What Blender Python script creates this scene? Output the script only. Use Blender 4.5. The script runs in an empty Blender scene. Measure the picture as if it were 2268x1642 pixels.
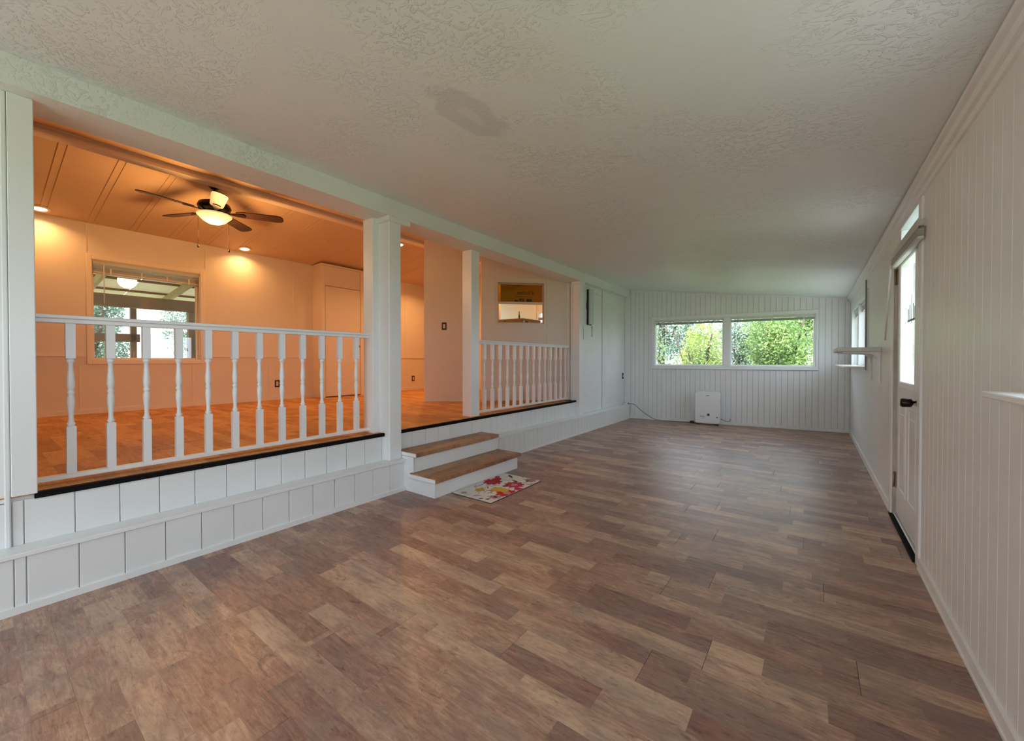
import bpy, bmesh, math, random
from mathutils import Vector, Matrix
import numpy as np
random.seed(7); rng = np.random.default_rng(11)
SC = bpy.context.scene; COL = SC.collection
R = math.radians

# ------------------------------------------------------------------ camera
F_PX, PITCH, YAW = 895.0, R(0.6), R(36.5702)
cd = bpy.data.cameras.new('camera'); cam = bpy.data.objects.new('camera', cd); COL.objects.link(cam)
cd.sensor_fit = 'HORIZONTAL'; cd.sensor_width = 36.0; cd.lens = F_PX / 2268 * 36.0
cd.shift_y = -13.63 / 2268; cd.clip_start = 0.02; cd.clip_end = 200
cam.location = (0, 0, 1.17); cam.rotation_euler = (R(90) - PITCH, 0, YAW)
SC.camera = cam
# ------------------------------------------------------------------ sky, sun, exposure
w = bpy.data.worlds.new('sky'); SC.world = w; w.use_nodes = True
bg = w.node_tree.nodes['Background']; bg.inputs[0].default_value = (0.74, 0.87, 1.0, 1); bg.inputs[1].default_value = 7.5
sd = bpy.data.lights.new('sun', 'SUN'); sd.energy = 15.0; sd.angle = R(4); sd.color = (1, 0.95, 0.86)
sun = bpy.data.objects.new('sun', sd); COL.objects.link(sun); sun.rotation_euler = (R(38), 0, R(-12))
SC.view_settings.view_transform = 'Standard'; SC.view_settings.look = 'None'
SC.view_settings.gamma = 1.0; SC.view_settings.use_curve_mapping = False
SC.view_settings.exposure = -0.55
try:
    SC.cycles.use_denoising = True; SC.cycles.denoiser = 'OPENIMAGEDENOISE'
    SC.cycles.max_bounces = 12; SC.cycles.diffuse_bounces = 7; SC.cycles.transparent_max_bounces = 16
    SC.cycles.sample_clamp_indirect = 8.0; SC.cycles.caustics_reflective = False; SC.cycles.caustics_refractive = False
except Exception:
    pass

# ------------------------------------------------------------------ materials
def srgb(r, g, b):
    f = lambda c: c / 12.92 if c <= 0.04045 else ((c + 0.055) / 1.055) ** 2.4
    return (f(r / 255), f(g / 255), f(b / 255), 1)
MATS = {}
class NT:
    def __init__(s, name):
        m = bpy.data.materials.new(name); m.use_nodes = True
        s.m = m; s.t = m.node_tree; s.n = s.t.nodes; s.b = s.n['Principled BSDF']; s.out = s.n['Material Output']
    def node(s, typ, **kw):
        n = s.n.new(typ)
        for k, v in kw.items():
            if k.startswith('i_'):
                n.inputs[k[2:].replace('_', ' ')].default_value = v
            else:
                setattr(n, k, v)
        return n
    def link(s, a, b): s.t.links.new(a, b)
    def ramp(s, fac, stops):
        r = s.node('ShaderNodeValToRGB'); e = r.color_ramp.elements
        while len(e) < len(stops): e.new(0.5)
        for k, (p, c) in enumerate(stops): e[k].position = p; e[k].color = c
        s.link(fac, r.inputs[0]); return r.outputs[0]
    def noise(s, vec, scale, detail=4, rough=0.55, dist=0.0):
        n = s.node('ShaderNodeTexNoise'); n.inputs['Scale'].default_value = scale; n.inputs['Detail'].default_value = detail
        n.inputs['Roughness'].default_value = rough; n.inputs['Distortion'].default_value = dist
        if vec is not None: s.link(vec, n.inputs['Vector'])
        return n.outputs['Fac']
    def math(s, op, a, b=None, c=None):
        n = s.node('ShaderNodeMath', operation=op)
        for k, v in enumerate((a, b, c)):
            if v is None: continue
            if isinstance(v, (int, float)): n.inputs[k].default_value = v
            else: s.link(v, n.inputs[k])
        return n.outputs[0]
    def mix(s, fac, a, b, blend='MIX'):
        n = s.node('ShaderNodeMix', data_type='RGBA', blend_type=blend)
        for k, v in ((0, fac), (6, a), (7, b)):
            if isinstance(v, (int, float)): n.inputs[k].default_value = v
            elif isinstance(v, tuple): n.inputs[k].default_value = v
            else: s.link(v, n.inputs[k])
        return n.outputs[2]
    def bump(s, h, strength, dist=0.01):
        n = s.node('ShaderNodeBump'); n.inputs['Strength'].default_value = strength; n.inputs['Distance'].default_value = dist
        s.link(h, n.inputs['Height']); s.link(n.outputs[0], s.b.inputs['Normal'])
    def pos(s): return s.node('ShaderNodeNewGeometry').outputs['Position']
    def mapping(s, vec, scale=(1, 1, 1), loc=(0, 0, 0)):
        n = s.node('ShaderNodeMapping'); n.inputs['Scale'].default_value = scale; n.inputs['Location'].default_value = loc
        s.link(vec, n.inputs[0]); return n.outputs[0]

def mat(name, col, rough=0.5, metal=0.0, bump=0.0, bscale=40.0, var=0.0, spec=0.5):
    if name in MATS: return MATS[name]
    t = NT(name); c = col if len(col) == 4 else (*col, 1)
    t.b.inputs['Base Color'].default_value = c; t.b.inputs['Roughness'].default_value = rough
    t.b.inputs['Metallic'].default_value = metal; t.b.inputs['Specular IOR Level'].default_value = spec
    p = t.pos()
    if var:
        n = t.noise(p, 3.0, 5)
        d = tuple(max(0, x * (1 - var)) for x in c[:3]) + (1,)
        t.link(t.ramp(n, [(0.35, d), (0.62, c)]), t.b.inputs['Base Color'])
    if bump:
        t.bump(t.noise(p, bscale, 4), bump, 0.004)
    MATS[name] = t.m; return t.m

def emit(name, col, strength):
    t = NT(name); t.b.inputs['Base Color'].default_value = (*col, 1)
    t.b.inputs['Emission Color'].default_value = (*col, 1); t.b.inputs['Emission Strength'].default_value = strength
    MATS[name] = t.m; return t.m

WHITE = mat('white_paint', (0.80, 0.81, 0.81), 0.42, bump=0.10, bscale=35, var=0.04)
TRIM = mat('white_gloss_paint', (0.82, 0.83, 0.83), 0.34, bump=0.06, bscale=20)
SHELL = mat('wall_core_paint', (0.72, 0.73, 0.73), 0.6)
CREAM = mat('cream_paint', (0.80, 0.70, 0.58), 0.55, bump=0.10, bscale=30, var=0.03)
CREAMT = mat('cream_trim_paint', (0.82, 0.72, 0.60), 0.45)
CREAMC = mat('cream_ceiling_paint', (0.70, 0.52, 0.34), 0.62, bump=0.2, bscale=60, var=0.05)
BLACK = mat('black_vinyl_nosing', (0.006, 0.005, 0.006), 0.75, spec=0.12)
BLACKP = mat('black_plastic', (0.02, 0.02, 0.022), 0.45)
BRONZE = mat('dark_bronze_metal', (0.025, 0.015, 0.011), 0.3, 0.7)
WALNUT = mat('dark_walnut_blade', (0.05, 0.018, 0.011), 0.5, var=0.35)
STEEL = mat('worn_hinge_steel', (0.33, 0.27, 0.22), 0.45, 0.6, var=0.5)
ALU = mat('aluminium_strip', (0.55, 0.56, 0.57), 0.35, 0.6)
JAMBW = mat('weathered_jamb_paint', (0.50, 0.46, 0.41), 0.6, var=0.35)
ROUGHW = mat('painted_rough_plywood', (0.80, 0.81, 0.81), 0.5, bump=0.5, bscale=18)
PLASTIC = mat('white_plastic', (0.84, 0.85, 0.88), 0.32)
VINYL = mat('white_vinyl_frame', (0.86, 0.87, 0.87), 0.35)
GREYC = mat('grey_cable', (0.25, 0.26, 0.27), 0.5)
def blind_mat():
    t = NT('blind_slat_white'); t.b.inputs['Base Color'].default_value = (0.80, 0.80, 0.78, 1); t.b.inputs['Roughness'].default_value = 0.4
    tl = t.node('ShaderNodeBsdfTranslucent'); tl.inputs[0].default_value = (0.85, 0.85, 0.82, 1)
    mx = t.node('ShaderNodeMixShader'); mx.inputs[0].default_value = 0.35
    t.link(t.b.outputs[0], mx.inputs[1]); t.link(tl.outputs[0], mx.inputs[2]); t.link(mx.outputs[0], t.out.inputs[0]); return t.m
BLINDM = blind_mat()
BLINDD = mat('blind_stack_grey', (0.42, 0.43, 0.42), 0.5)
ALMOND = mat('almond_device', (0.75, 0.62, 0.42), 0.4)
TIMBER = mat('porch_timber', (0.20, 0.115, 0.065), 0.7, var=0.3, bump=0.3)
TIMBERL = mat('pale_rafter_timber', (0.40, 0.29, 0.17), 0.7, var=0.2)
BARK = mat('bark', (0.12, 0.09, 0.07), 0.9, var=0.4, bump=0.6)
FRIDGE = mat('bronze_fridge_enamel', (0.20, 0.16, 0.09), 0.35)
GRASS = mat('lawn_ground', (0.25, 0.34, 0.15), 0.9, var=0.3)

def ceiling_mat():
    t = NT('stucco_ceiling'); p = t.pos()
    mask = t.ramp(t.noise(p, 1.9, 4), [(0.44, (0.03, 0.03, 0.03, 1)), (0.66, (1, 1, 1, 1))])
    a = t.noise(t.mapping(p, (1, 1.5, 1)), 16, 5, 0.6, 2.2)
    a = t.ramp(a, [(0.53, (0, 0, 0, 1)), (0.575, (0.8, 0.8, 0.8, 1)), (0.64, (1, 1, 1, 1)), (0.74, (0.35, 0.35, 0.35, 1))])
    h = t.math('MULTIPLY', a, mask)
    h2 = t.math('ADD', h, t.math('MULTIPLY', t.noise(p, 5, 3), 0.6))
    t.bump(h2, 0.6, 0.008)
    # an old leak stain with a shape of its own, and a faint yellow one nearer the camera
    def blob(cx, cy, sx, sy, lo, hi):
        m = t.mapping(p, (1 / sx, 1 / sy, 0), (-cx / sx, -cy / sy, 0))
        l = t.node('ShaderNodeVectorMath', operation='LENGTH'); t.link(m, l.inputs[0])
        d = t.math('ADD', l.outputs['Value'], t.math('MULTIPLY', t.math('SUBTRACT', t.noise(p, 7, 5), 0.5), 1.5))
        n = t.node('ShaderNodeMapRange'); t.link(d, n.inputs[0]); n.inputs[1].default_value = lo; n.inputs[2].default_value = hi
        n.inputs[3].default_value = 1; n.inputs[4].default_value = 0; return n.outputs[0]
    base = t.mix(t.noise(p, 0.9, 3), (0.76, 0.79, 0.775, 1), (0.82, 0.845, 0.835, 1))
    c = t.mix(t.math('MULTIPLY', blob(-1.37, 1.50, 0.13, 0.24, 0.85, 1.1), 0.32), base, (0.42, 0.40, 0.40, 1))
    c = t.mix(t.math('MULTIPLY', blob(-1.36, 1.50, 0.045, 0.10, 0.7, 1.0), 0.5), c, (0.82, 0.82, 0.83, 1))
    c = t.mix(t.math('MULTIPLY', blob(-0.87, 1.25, 0.22, 0.25, 0.3, 1.1), 0.22), c, (0.72, 0.70, 0.48, 1))
    t.link(c, t.b.inputs['Base Color']); t.b.inputs['Roughness'].default_value = 0.48
    return t.m
CEIL = ceiling_mat()

def plank_mat(name, stops, rough, strips=True, rlo=0.27, spec=0.6, cool=0.42, swap=False):
    t = NT(name)
    oc = t.node('ShaderNodeTexCoord').outputs['Object']
    if swap:
        mp_ = t.node('ShaderNodeMapping'); mp_.inputs['Rotation'].default_value = (0, 0, R(90)); t.link(oc, mp_.inputs[0]); oc = mp_.outputs[0]
    rnd = t.node('ShaderNodeObjectInfo').outputs['Random']
    off = t.node('ShaderNodeCombineXYZ'); t.link(t.math('MULTIPLY', rnd, 61.0), off.inputs[0])
    t.link(t.math('MULTIPLY', rnd, 17.0), off.inputs[2])
    v = t.node('ShaderNodeVectorMath', operation='ADD'); t.link(oc, v.inputs[0]); t.link(off.outputs[0], v.inputs[1]); v = v.outputs[0]
    br = t.node('ShaderNodeTexBrick'); br.offset = 0.41; br.squash = 1.0
    t.link(v, br.inputs['Vector'])
    for k, val in (('Color1', (0, 0, 0, 1)), ('Color2', (1, 1, 1, 1)), ('Mortar', (0.35, 0.35, 0.35, 1))): br.inputs[k].default_value = val
    br.inputs['Scale'].default_value = 1.0; br.inputs['Brick Width'].default_value = 0.47; br.inputs['Row Height'].default_value = 0.1025
    br.inputs['Mortar Size'].default_value = 0.0; br.inputs['Bias'].default_value = 0.0
    tone = br.outputs['Color'] if strips else rnd
    w2 = t.node('ShaderNodeVectorMath', operation='ADD'); t.link(v, w2.inputs[0])
    cx = t.node('ShaderNodeCombineXYZ'); t.link(t.math('MULTIPLY', tone, 9.0), cx.inputs[2]); t.link(cx.outputs[0], w2.inputs[1]); gv = w2.outputs[0]
    g1 = t.noise(t.mapping(gv, (1.7, 13, 1)), 3.0, 8, 0.70, 1.6)        # broad figure
    g2 = t.noise(t.mapping(gv, (6, 80, 1)), 2.0, 6, 0.70, 1.4)        # fine grain
    g3 = t.noise(t.mapping(gv, (3, 6, 1)), 2.2, 6, 0.66, 1.4)         # cloudy patches
    g4 = t.noise(t.mapping(gv, (14, 26, 1)), 3.0, 5, 0.7, 2.5)        # small swirls
    f = t.math('ADD', t.math('MULTIPLY', tone, 0.46), t.math('MULTIPLY', g1, 0.95))
    f = t.math('ADD', f, t.math('MULTIPLY', g3, 0.62))
    f = t.math('ADD', f, t.math('MULTIPLY', g4, 0.34))
    f = t.math('ADD', f, t.math('MULTIPLY', g2, 0.42)); f = t.math('SUBTRACT', f, 0.83)
    c = t.ramp(f, stops)
    hue = t.noise(t.mapping(gv, (1.3, 3, 1)), 1.5, 4, 0.6, 0.8)
    c = t.mix(t.math('MULTIPLY', t.ramp(hue, [(0.45, (0, 0, 0, 1)), (0.62, (1, 1, 1, 1))]), cool), c, (0.20, 0.165, 0.15, 1))
    hue2 = t.noise(t.mapping(gv, (1.1, 3, 1), (5, 3, 0)), 1.7, 4, 0.6, 0.8)
    c = t.mix(t.math('MULTIPLY', t.ramp(hue2, [(0.50, (0, 0, 0, 1)), (0.66, (1, 1, 1, 1))]), cool * 1.1), c, (0.25, 0.115, 0.10, 1))
    dk = t.ramp(t.noise(t.mapping(gv, (2.4, 8, 1)), 2.6, 7, 0.74, 2.0), [(0.55, (1, 1, 1, 1)), (0.70, (0.38, 0.36, 0.36, 1))])
    c = t.mix(0.9, c, t.mix(1.0, c, dk, 'MULTIPLY'))
    t.link(c, t.b.inputs['Base Color'])
    rr = t.math('ADD', t.math('MULTIPLY', g2, 0.22), rlo); t.link(rr, t.b.inputs['Roughness'])
    t.b.inputs['Specular IOR Level'].default_value = spec
    t.bump(t.math('ADD', g2, t.math('MULTIPLY', tone, 0.15)), 0.10, 0.002)
    return t.m
WOOD_STOPS = [(0.12, (0.085, 0.050, 0.042, 1)), (0.34, (0.26, 0.135, 0.105, 1)), (0.56, (0.40, 0.23, 0.165, 1)), (0.86, (0.62, 0.43, 0.30, 1))]
PLANK = plank_mat('vinyl_plank_floor', WOOD_STOPS, 0.4)
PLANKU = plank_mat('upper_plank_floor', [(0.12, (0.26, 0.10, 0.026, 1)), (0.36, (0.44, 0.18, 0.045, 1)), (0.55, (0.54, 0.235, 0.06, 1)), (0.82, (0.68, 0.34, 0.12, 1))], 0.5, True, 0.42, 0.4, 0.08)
TREAD = plank_mat('tread_wood', [(0.12, (0.14, 0.06, 0.025, 1)), (0.36, (0.27, 0.13, 0.055, 1)), (0.55, (0.36, 0.185, 0.085, 1)), (0.82, (0.48, 0.28, 0.14, 1))], 0.4, True, 0.34, 0.5, 0.15, True)

def glass(name, tint=(1, 1, 1, 1), gloss=0.0, refl=0.3):
    t = NT(name); t.n.remove(t.b)
    tr = t.node('ShaderNodeBsdfTransparent'); tr.inputs[0].default_value = tint
    gl = t.node('ShaderNodeBsdfGlossy'); gl.inputs['Roughness'].default_value = 0.01
    fr = t.node('ShaderNodeFresnel'); fr.inputs[0].default_value = 1.45
    fac = t.math('ADD', t.math('MULTIPLY', fr.outputs[0], refl), gloss)
    mx = t.node('ShaderNodeMixShader'); t.link(fac, mx.inputs[0]); t.link(tr.outputs[0], mx.inputs[1]); t.link(gl.outputs[0], mx.inputs[2])
    t.link(mx.outputs[0], t.out.inputs[0]); return t.m
GLASS = glass('clear_window_glass'); GLASSP = glass('porch_window_glass', refl=2.2); AMBER = glass('amber_tinted_glass', (0.42, 0.29, 0.035, 1), 0.03)

def leaf_mat(name, c1, c2):
    t = NT(name); r = t.noise(t.pos(), 2.1, 4, 0.6)
    c = t.ramp(r, [(0.35, c1), (0.65, c2)])
    t.link(c, t.b.inputs['Base Color']); t.b.inputs['Roughness'].default_value = 0.45
    tl = t.node('ShaderNodeBsdfTranslucent'); t.link(c, tl.inputs[0])
    mx = t.node('ShaderNodeMixShader'); mx.inputs[0].default_value = 0.38
    t.link(t.b.outputs[0], mx.inputs[1]); t.link(tl.outputs[0], mx.inputs[2]); t.link(mx.outputs[0], t.out.inputs[0]); return t.m
LEAFA = leaf_mat('leaf_mid_green', (0.14, 0.23, 0.075, 1), (0.40, 0.54, 0.20, 1))
LEAFB = leaf_mat('leaf_yellow_green', (0.22, 0.31, 0.07, 1), (0.50, 0.58, 0.17, 1))
LEAFC = leaf_mat('leaf_blue_green', (0.13, 0.20, 0.14, 1), (0.42, 0.52, 0.42, 1))
def sheet_mat():
    t = NT('translucent_roof_sheet'); t.b.inputs['Base Color'].default_value = (0.62, 0.58, 0.46, 1)
    tl = t.node('ShaderNodeBsdfTranslucent'); tl.inputs[0].default_value = (0.60, 0.57, 0.44, 1)
    mx = t.node('ShaderNodeMixShader'); mx.inputs[0].default_value = 0.3
    t.link(t.b.outputs[0], mx.inputs[1]); t.link(tl.outputs[0], mx.inputs[2]); t.link(mx.outputs[0], t.out.inputs[0]); return t.m
SHEET = sheet_mat()

# ------------------------------------------------------------------ geometry helpers
LOC = {}
def link(o, loc=(0, 0, 0), rot=None, parent=None):
    COL.objects.link(o); o.location = loc
    if rot: o.rotation_euler = rot
    if parent is not None:
        o.parent = parent; o.matrix_parent_inverse = Matrix.Translation(-LOC[parent.name])
    LOC[o.name] = Vector(loc); return o
def thing(name, label, cat, loc, group=None):
    o = bpy.data.objects.new(name, None); o.empty_display_size = 0.05; link(o, loc)
    return tag(o, label, cat, group)
def tag(o, label=None, cat=None, group=None, kind=None):
    if label: o['label'] = label
    if cat: o['category'] = cat
    if group: o['group'] = group
    if kind: o['kind'] = kind
    return o
def struct(o, label, cat): return tag(o, label, cat, kind='structure')
def mesh(name, verts, faces, m, loc=(0, 0, 0), parent=None, rot=None, smooth=False):
    me = bpy.data.meshes.new(name); me.from_pydata([tuple(v) for v in verts], [], [tuple(f) for f in faces]); me.materials.append(m)
    bm = bmesh.new(); bm.from_mesh(me); bmesh.ops.recalc_face_normals(bm, faces=bm.faces); bm.to_mesh(me); bm.free()
    if smooth: me.polygons.foreach_set('use_smooth', [True] * len(me.polygons))
    return link(bpy.data.objects.new(name, me), loc, rot, parent)
BOXF = [(0, 1, 3, 2), (4, 6, 7, 5), (0, 4, 5, 1), (2, 3, 7, 6), (0, 2, 6, 4), (1, 5, 7, 3)]
_cache = {}
def box(name, x0, x1, y0, y1, z0, z1, m, parent=None, bev=0.0, rot=0.0, seg=1, rotv=None):
    """a box between world bounds, turned by rot about its own centre"""
    d = (round(abs(x1 - x0), 4), round(abs(y1 - y0), 4), round(abs(z1 - z0), 4)); key = (d, bev, seg, m.name)
    if key not in _cache:
        bm = bmesh.new(); bmesh.ops.create_cube(bm, size=1.0)
        bmesh.ops.scale(bm, vec=d, verts=bm.verts)
        if bev: bmesh.ops.bevel(bm, geom=list(bm.edges), offset=bev, segments=seg, affect='EDGES', profile=0.5)
        me = bpy.data.meshes.new(name); bm.to_mesh(me); bm.free(); me.materials.append(m)
        if bev and seg > 2: me.polygons.foreach_set('use_smooth', [True] * len(me.polygons))
        _cache[key] = me
    o = bpy.data.objects.new(name, _cache[key])
    return link(o, ((x0 + x1) / 2, (y0 + y1) / 2, (z0 + z1) / 2), rotv or ((0, 0, rot) if rot else None), parent)
def boxes(name, lst, m, parent=None):
    """several touching boxes as ONE mesh (a wall with its openings, a frame)"""
    v, f = [], []
    for (x0, x1, y0, y1, z0, z1) in lst:
        k = len(v)
        for x in (x0, x1):
            for y in (y0, y1):
                for z in (z0, z1): v.append((x, y, z))
        f += [tuple(k + i for i in q) for q in BOXF]
    lo = np.min(v, axis=0); hi = np.max(v, axis=0); c = np.array(((lo[0] + hi[0]) / 2, (lo[1] + hi[1]) / 2, lo[2]))
    return mesh(name, np.array(v) - c, f, m, tuple(c), parent)
def prism(name, pts, axis, a, b, m, parent=None):
    """extrude a 2-D outline along an axis: 'x' (pts y,z), 'y' (pts x,z), 'z' (pts x,y)"""
    mk = {'x': lambda p, t: (t, p[0], p[1]), 'y': lambda p, t: (p[0], t, p[1]), 'z': lambda p, t: (p[0], p[1], t)}[axis]
    n = len(pts); v = [mk(p, a) for p in pts] + [mk(p, b) for p in pts]
    f = [tuple(range(n)), tuple(range(2 * n - 1, n - 1, -1))] + [(i, (i + 1) % n, n + (i + 1) % n, n + i) for i in range(n)]
    c = np.mean(v, axis=0); return mesh(name, np.array(v) - c, f, m, tuple(c), parent)
def lathe_data(prof, n=16):
    v, f = [], []
    for (r, z) in prof:
        for k in range(n): v.append((r * math.cos(2 * math.pi * k / n), r * math.sin(2 * math.pi * k / n), z))
    for i in range(len(prof) - 1):
        for k in range(n):
            a, b = i * n + k, i * n + (k + 1) % n; f.append((a, b, b + n, a + n))
    f.append(tuple(range(n))); f.append(tuple((len(prof) - 1) * n + k for k in range(n - 1, -1, -1)))
    return v, f
def lathe(name, prof, m, loc, parent=None, n=20, rot=None, smooth=True):
    v, f = lathe_data(prof, n); return mesh(name, v, f, m, loc, parent, rot, smooth)
def tube(name, pts, r, m, parent=None, n=8):
    pts = [Vector(p) for p in pts]; v, f = [], []; c = sum(pts, Vector()) / len(pts)
    for i, p in enumerate(pts):
        t = (pts[min(i + 1, len(pts) - 1)] - pts[max(i - 1, 0)]).normalized()
        a = t.cross(Vector((0, 0, 1)) if abs(t.z) < 0.9 else Vector((1, 0, 0))).normalized(); b = t.cross(a)
        for k in range(n):
            q = 2 * math.pi * k / n; v.append(p + r * (math.cos(q) * a + math.sin(q) * b) - c)
    for i in range(len(pts) - 1):
        for k in range(n): f.append((i * n + k, i * n + (k + 1) % n, (i + 1) * n + (k + 1) % n, (i + 1) * n + k))
    f.append(tuple(range(n))); f.append(tuple((len(pts) - 1) * n + k for k in range(n)))
    return mesh(name, v, f, m, tuple(c), parent, smooth=True)
def curve_pts(ctrl, n=24):
    """Catmull-Rom through control points"""
    P = [Vector(p) for p in ctrl]; P = [2 * P[0] - P[1]] + P + [2 * P[-1] - P[-2]]; out = []
    for i in range(1, len(P) - 2):
        for k in range(n):
            t = k / n; a, b, c, d = P[i - 1:i + 3]
            out.append(0.5 * ((2 * b) + (c - a) * t + (2 * a - 5 * b + 4 * c - d) * t * t + (3 * b - a - 3 * c + d) * t ** 3))
    out.append(P[-2]); return out
def copy_of(o, loc, parent):
    c = o.copy(); COL.objects.link(c); c.parent = parent; c.location = loc
    c.matrix_parent_inverse = Matrix.Translation(-LOC[parent.name]); LOC[c.name] = Vector(loc); return c

# key dimensions (metres; the camera stands at the origin, Y runs along the long room)
XR, XL, XU = 0.495, -2.935, -3.05          # right wall face, lower riser face, upper riser face
UP = 0.52                                  # raised floor
BW0 = Vector((-3.05, 7.946)); BA = math.atan2(0.12732, 0.99186)       # end wall, slightly out of square
BD = Vector((math.cos(BA), math.sin(BA)))
def bwy(x): return BW0.y + (x - BW0.x) * math.tan(BA)
def zc(x): return 2.16 + (XR - x) * 0.1196  # low ceiling
def zu(x): return 3.08 - 0.13 * abs(x + 5.1)  # vaulted ceiling of the raised room
YB = -2.6                                   # wall behind the camera

# ------------------------------------------------------------------ floors
fl = box('floor', -3.1, 0.62, YB - 0.1, 8.6, -0.10, -0.006, mat('floor_underlay', (0.05, 0.035, 0.028), 0.8)); struct(fl, 'brown wood-look plank floor of the long white room', 'floor')
PW, PL = 0.204, 1.22
def lay(parent, x0, x1, y0, y1, z, m, phase, clipback=False):
    k = 0; y = y0
    while y < y1 - 0.01:
        o = (k * 0.437 + 0.31 * (k % 3) + phase) % PL; x = x0 - o
        ye = min(y + PW, y1)
        while x < x1 - 0.01:
            a, b = max(x, x0), min(x + PL, x1)
            if b - a > 0.03:
                yy = ye
                if clipback: yy = min(ye, bwy(b) + 0.06)
                if yy - y > 0.03: box('plank', a + 0.0007, b - 0.0007, y + 0.0001, yy - 0.0001, z - 0.006, z, m, parent, bev=0.0005)
            x += PL
        y += PW; k += 1
lay(fl, -3.0, 0.56, 0.01 - 13 * PW, 8.50, 0.0, PLANK, 0.35, True)
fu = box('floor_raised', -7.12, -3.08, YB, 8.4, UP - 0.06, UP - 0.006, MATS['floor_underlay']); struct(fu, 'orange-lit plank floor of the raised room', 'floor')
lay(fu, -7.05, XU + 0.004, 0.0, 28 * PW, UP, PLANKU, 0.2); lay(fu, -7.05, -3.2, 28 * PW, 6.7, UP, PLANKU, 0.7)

# ------------------------------------------------------------------ low ceiling
cl = prism('ceiling', [(-3.16, zc(-3.16)), (0.66, zc(0.66)), (0.66, zc(0.66) + 0.16), (-3.16, zc(-3.16) + 0.16)], 'y', YB - 0.1, 8.7, CEIL)
struct(cl, 'low sloping stucco ceiling with a faint round stain', 'ceiling')
# vaulted ceiling of the raised room
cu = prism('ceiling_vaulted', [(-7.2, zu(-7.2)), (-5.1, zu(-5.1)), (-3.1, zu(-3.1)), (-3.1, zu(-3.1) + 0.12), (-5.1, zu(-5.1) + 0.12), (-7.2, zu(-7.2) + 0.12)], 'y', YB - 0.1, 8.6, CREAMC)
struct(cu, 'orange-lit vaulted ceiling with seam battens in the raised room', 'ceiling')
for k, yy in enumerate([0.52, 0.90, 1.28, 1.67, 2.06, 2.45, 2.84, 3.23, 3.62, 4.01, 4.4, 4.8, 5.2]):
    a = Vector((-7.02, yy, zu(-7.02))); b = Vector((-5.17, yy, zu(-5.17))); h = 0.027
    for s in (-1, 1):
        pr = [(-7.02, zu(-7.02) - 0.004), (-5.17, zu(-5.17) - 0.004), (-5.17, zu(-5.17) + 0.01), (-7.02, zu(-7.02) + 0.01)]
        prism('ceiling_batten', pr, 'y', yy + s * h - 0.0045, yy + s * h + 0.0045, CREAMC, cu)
# ridge beam, boxed, with stepped trim
rb = box('trim_1', -5.1, -5.0, YB, 6.6, 3.0, zu(-5.0) - 0.0, CREAMT, None, 0.004); struct(rb, 'boxed ridge beam under the vaulted ceiling, orange-lit', 'beam')
box('ridge_moulding', -5.0, -4.975, YB, 6.6, 3.0, 3.03, CREAMT, rb, 0.004); box('ridge_moulding', -5.0, -4.982, YB, 6.6, 3.055, 3.08, CREAMT, rb, 0.004)

# ------------------------------------------------------------------ right wall with its openings
WY = [(-0.9, 1.66, 1.08, 1.93), (3.25, 4.17, 0.0, 2.0), (5.92, 7.98, 1.10, 1.90)]    # near window, door, far window
lst = [(XR + 0.012, 0.62, YB - 0.1, -0.9, 0, zc(XR)), (XR + 0.012, 0.62, 1.66, 3.25, 0, zc(XR)), (XR + 0.012, 0.62, 4.17, 5.92, 0, zc(XR)), (XR + 0.012, 0.62, 7.98, 8.6, 0, zc(XR)),
       (XR + 0.012, 0.62, -0.9, 1.66, 0, 1.08), (XR + 0.012, 0.62, -0.9, 1.66, 1.93, zc(XR)), (XR + 0.012, 0.62, 3.25, 4.17, 2.105, zc(XR)),
       (XR + 0.012, 0.62, 5.92, 7.98, 0, 1.10), (XR + 0.012, 0.62, 5.92, 7.98, 1.90, zc(XR))]
wr = boxes('wall_right', lst, SHELL); struct(wr, 'white grooved board wall with the entry door and far windows', 'wall')
GB = 0.0885
def rboard(y0, y1, z0, z1): box('board', XR, XR + 0.013, y0 + 0.0018, y1 - 0.0018, z0, z1, WHITE, wr, 0.0006)
y = 3.165
while y > 1.36:
    lo = 0.0 if y - GB > 1.62 else None
    if lo is None: rboard(y - GB, y, 0.0, 1.06); rboard(y - GB, y, 1.95, zc(XR) - 0.004)
    else: rboard(y - GB, y, 0.0, zc(XR) - 0.004)
    y -= GB
far = []
def fboard(y0, y1, z0, z1): far.append((XR, XR + 0.013, y0 + 0.0015, y1 - 0.0015, z0, z1))
y = 4.26
while y < 8.36:
    e = min(y + GB, 8.38)
    if e < 5.86 or y > 8.0: fboard(y, e, 0, zc(XR) - 0.004)
    else: fboard(y, e, 0, 1.05); fboard(y, e, 1.93, zc(XR) - 0.004)
    y += GB
y = 1.36
while y > YB:
    a = max(y - GB, YB)
    if y > -0.9: fboard(a, y, 0, 1.06); fboard(a, y, 1.95, zc(XR) - 0.004)
    else: fboard(a, y, 0, zc(XR) - 0.004)
    y -= GB
tag(boxes('board_run', far, WHITE, wr), kind='stuff')
# crown: two stepped strips, slightly wavy underneath; baseboards
crown = prism('trim_2', [(XR + 0.004, 2.085), (XR - 0.010, 2.09), (XR - 0.014, 2.112), (XR - 0.028, 2.116), (XR - 0.034, 2.138), (XR - 0.05, 2.142), (XR - 0.052, 2.158), (XR + 0.004, 2.158)], 'y', YB, 8.37, TRIM)
struct(crown, 'stepped white crown moulding along the door wall', 'trim')
bbr = boxes('baseboard_right', [(XR - 0.012, XR + 0.001, YB, 3.16, 0, 0.062), (XR - 0.012, XR + 0.001, 4.26, 8.36, 0, 0.062), (XR - 0.016, XR - 0.01, YB, 3.16, 0, 0.012)], TRIM)
struct(bbr, 'narrow white baseboard along the door wall', 'baseboard')

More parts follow.
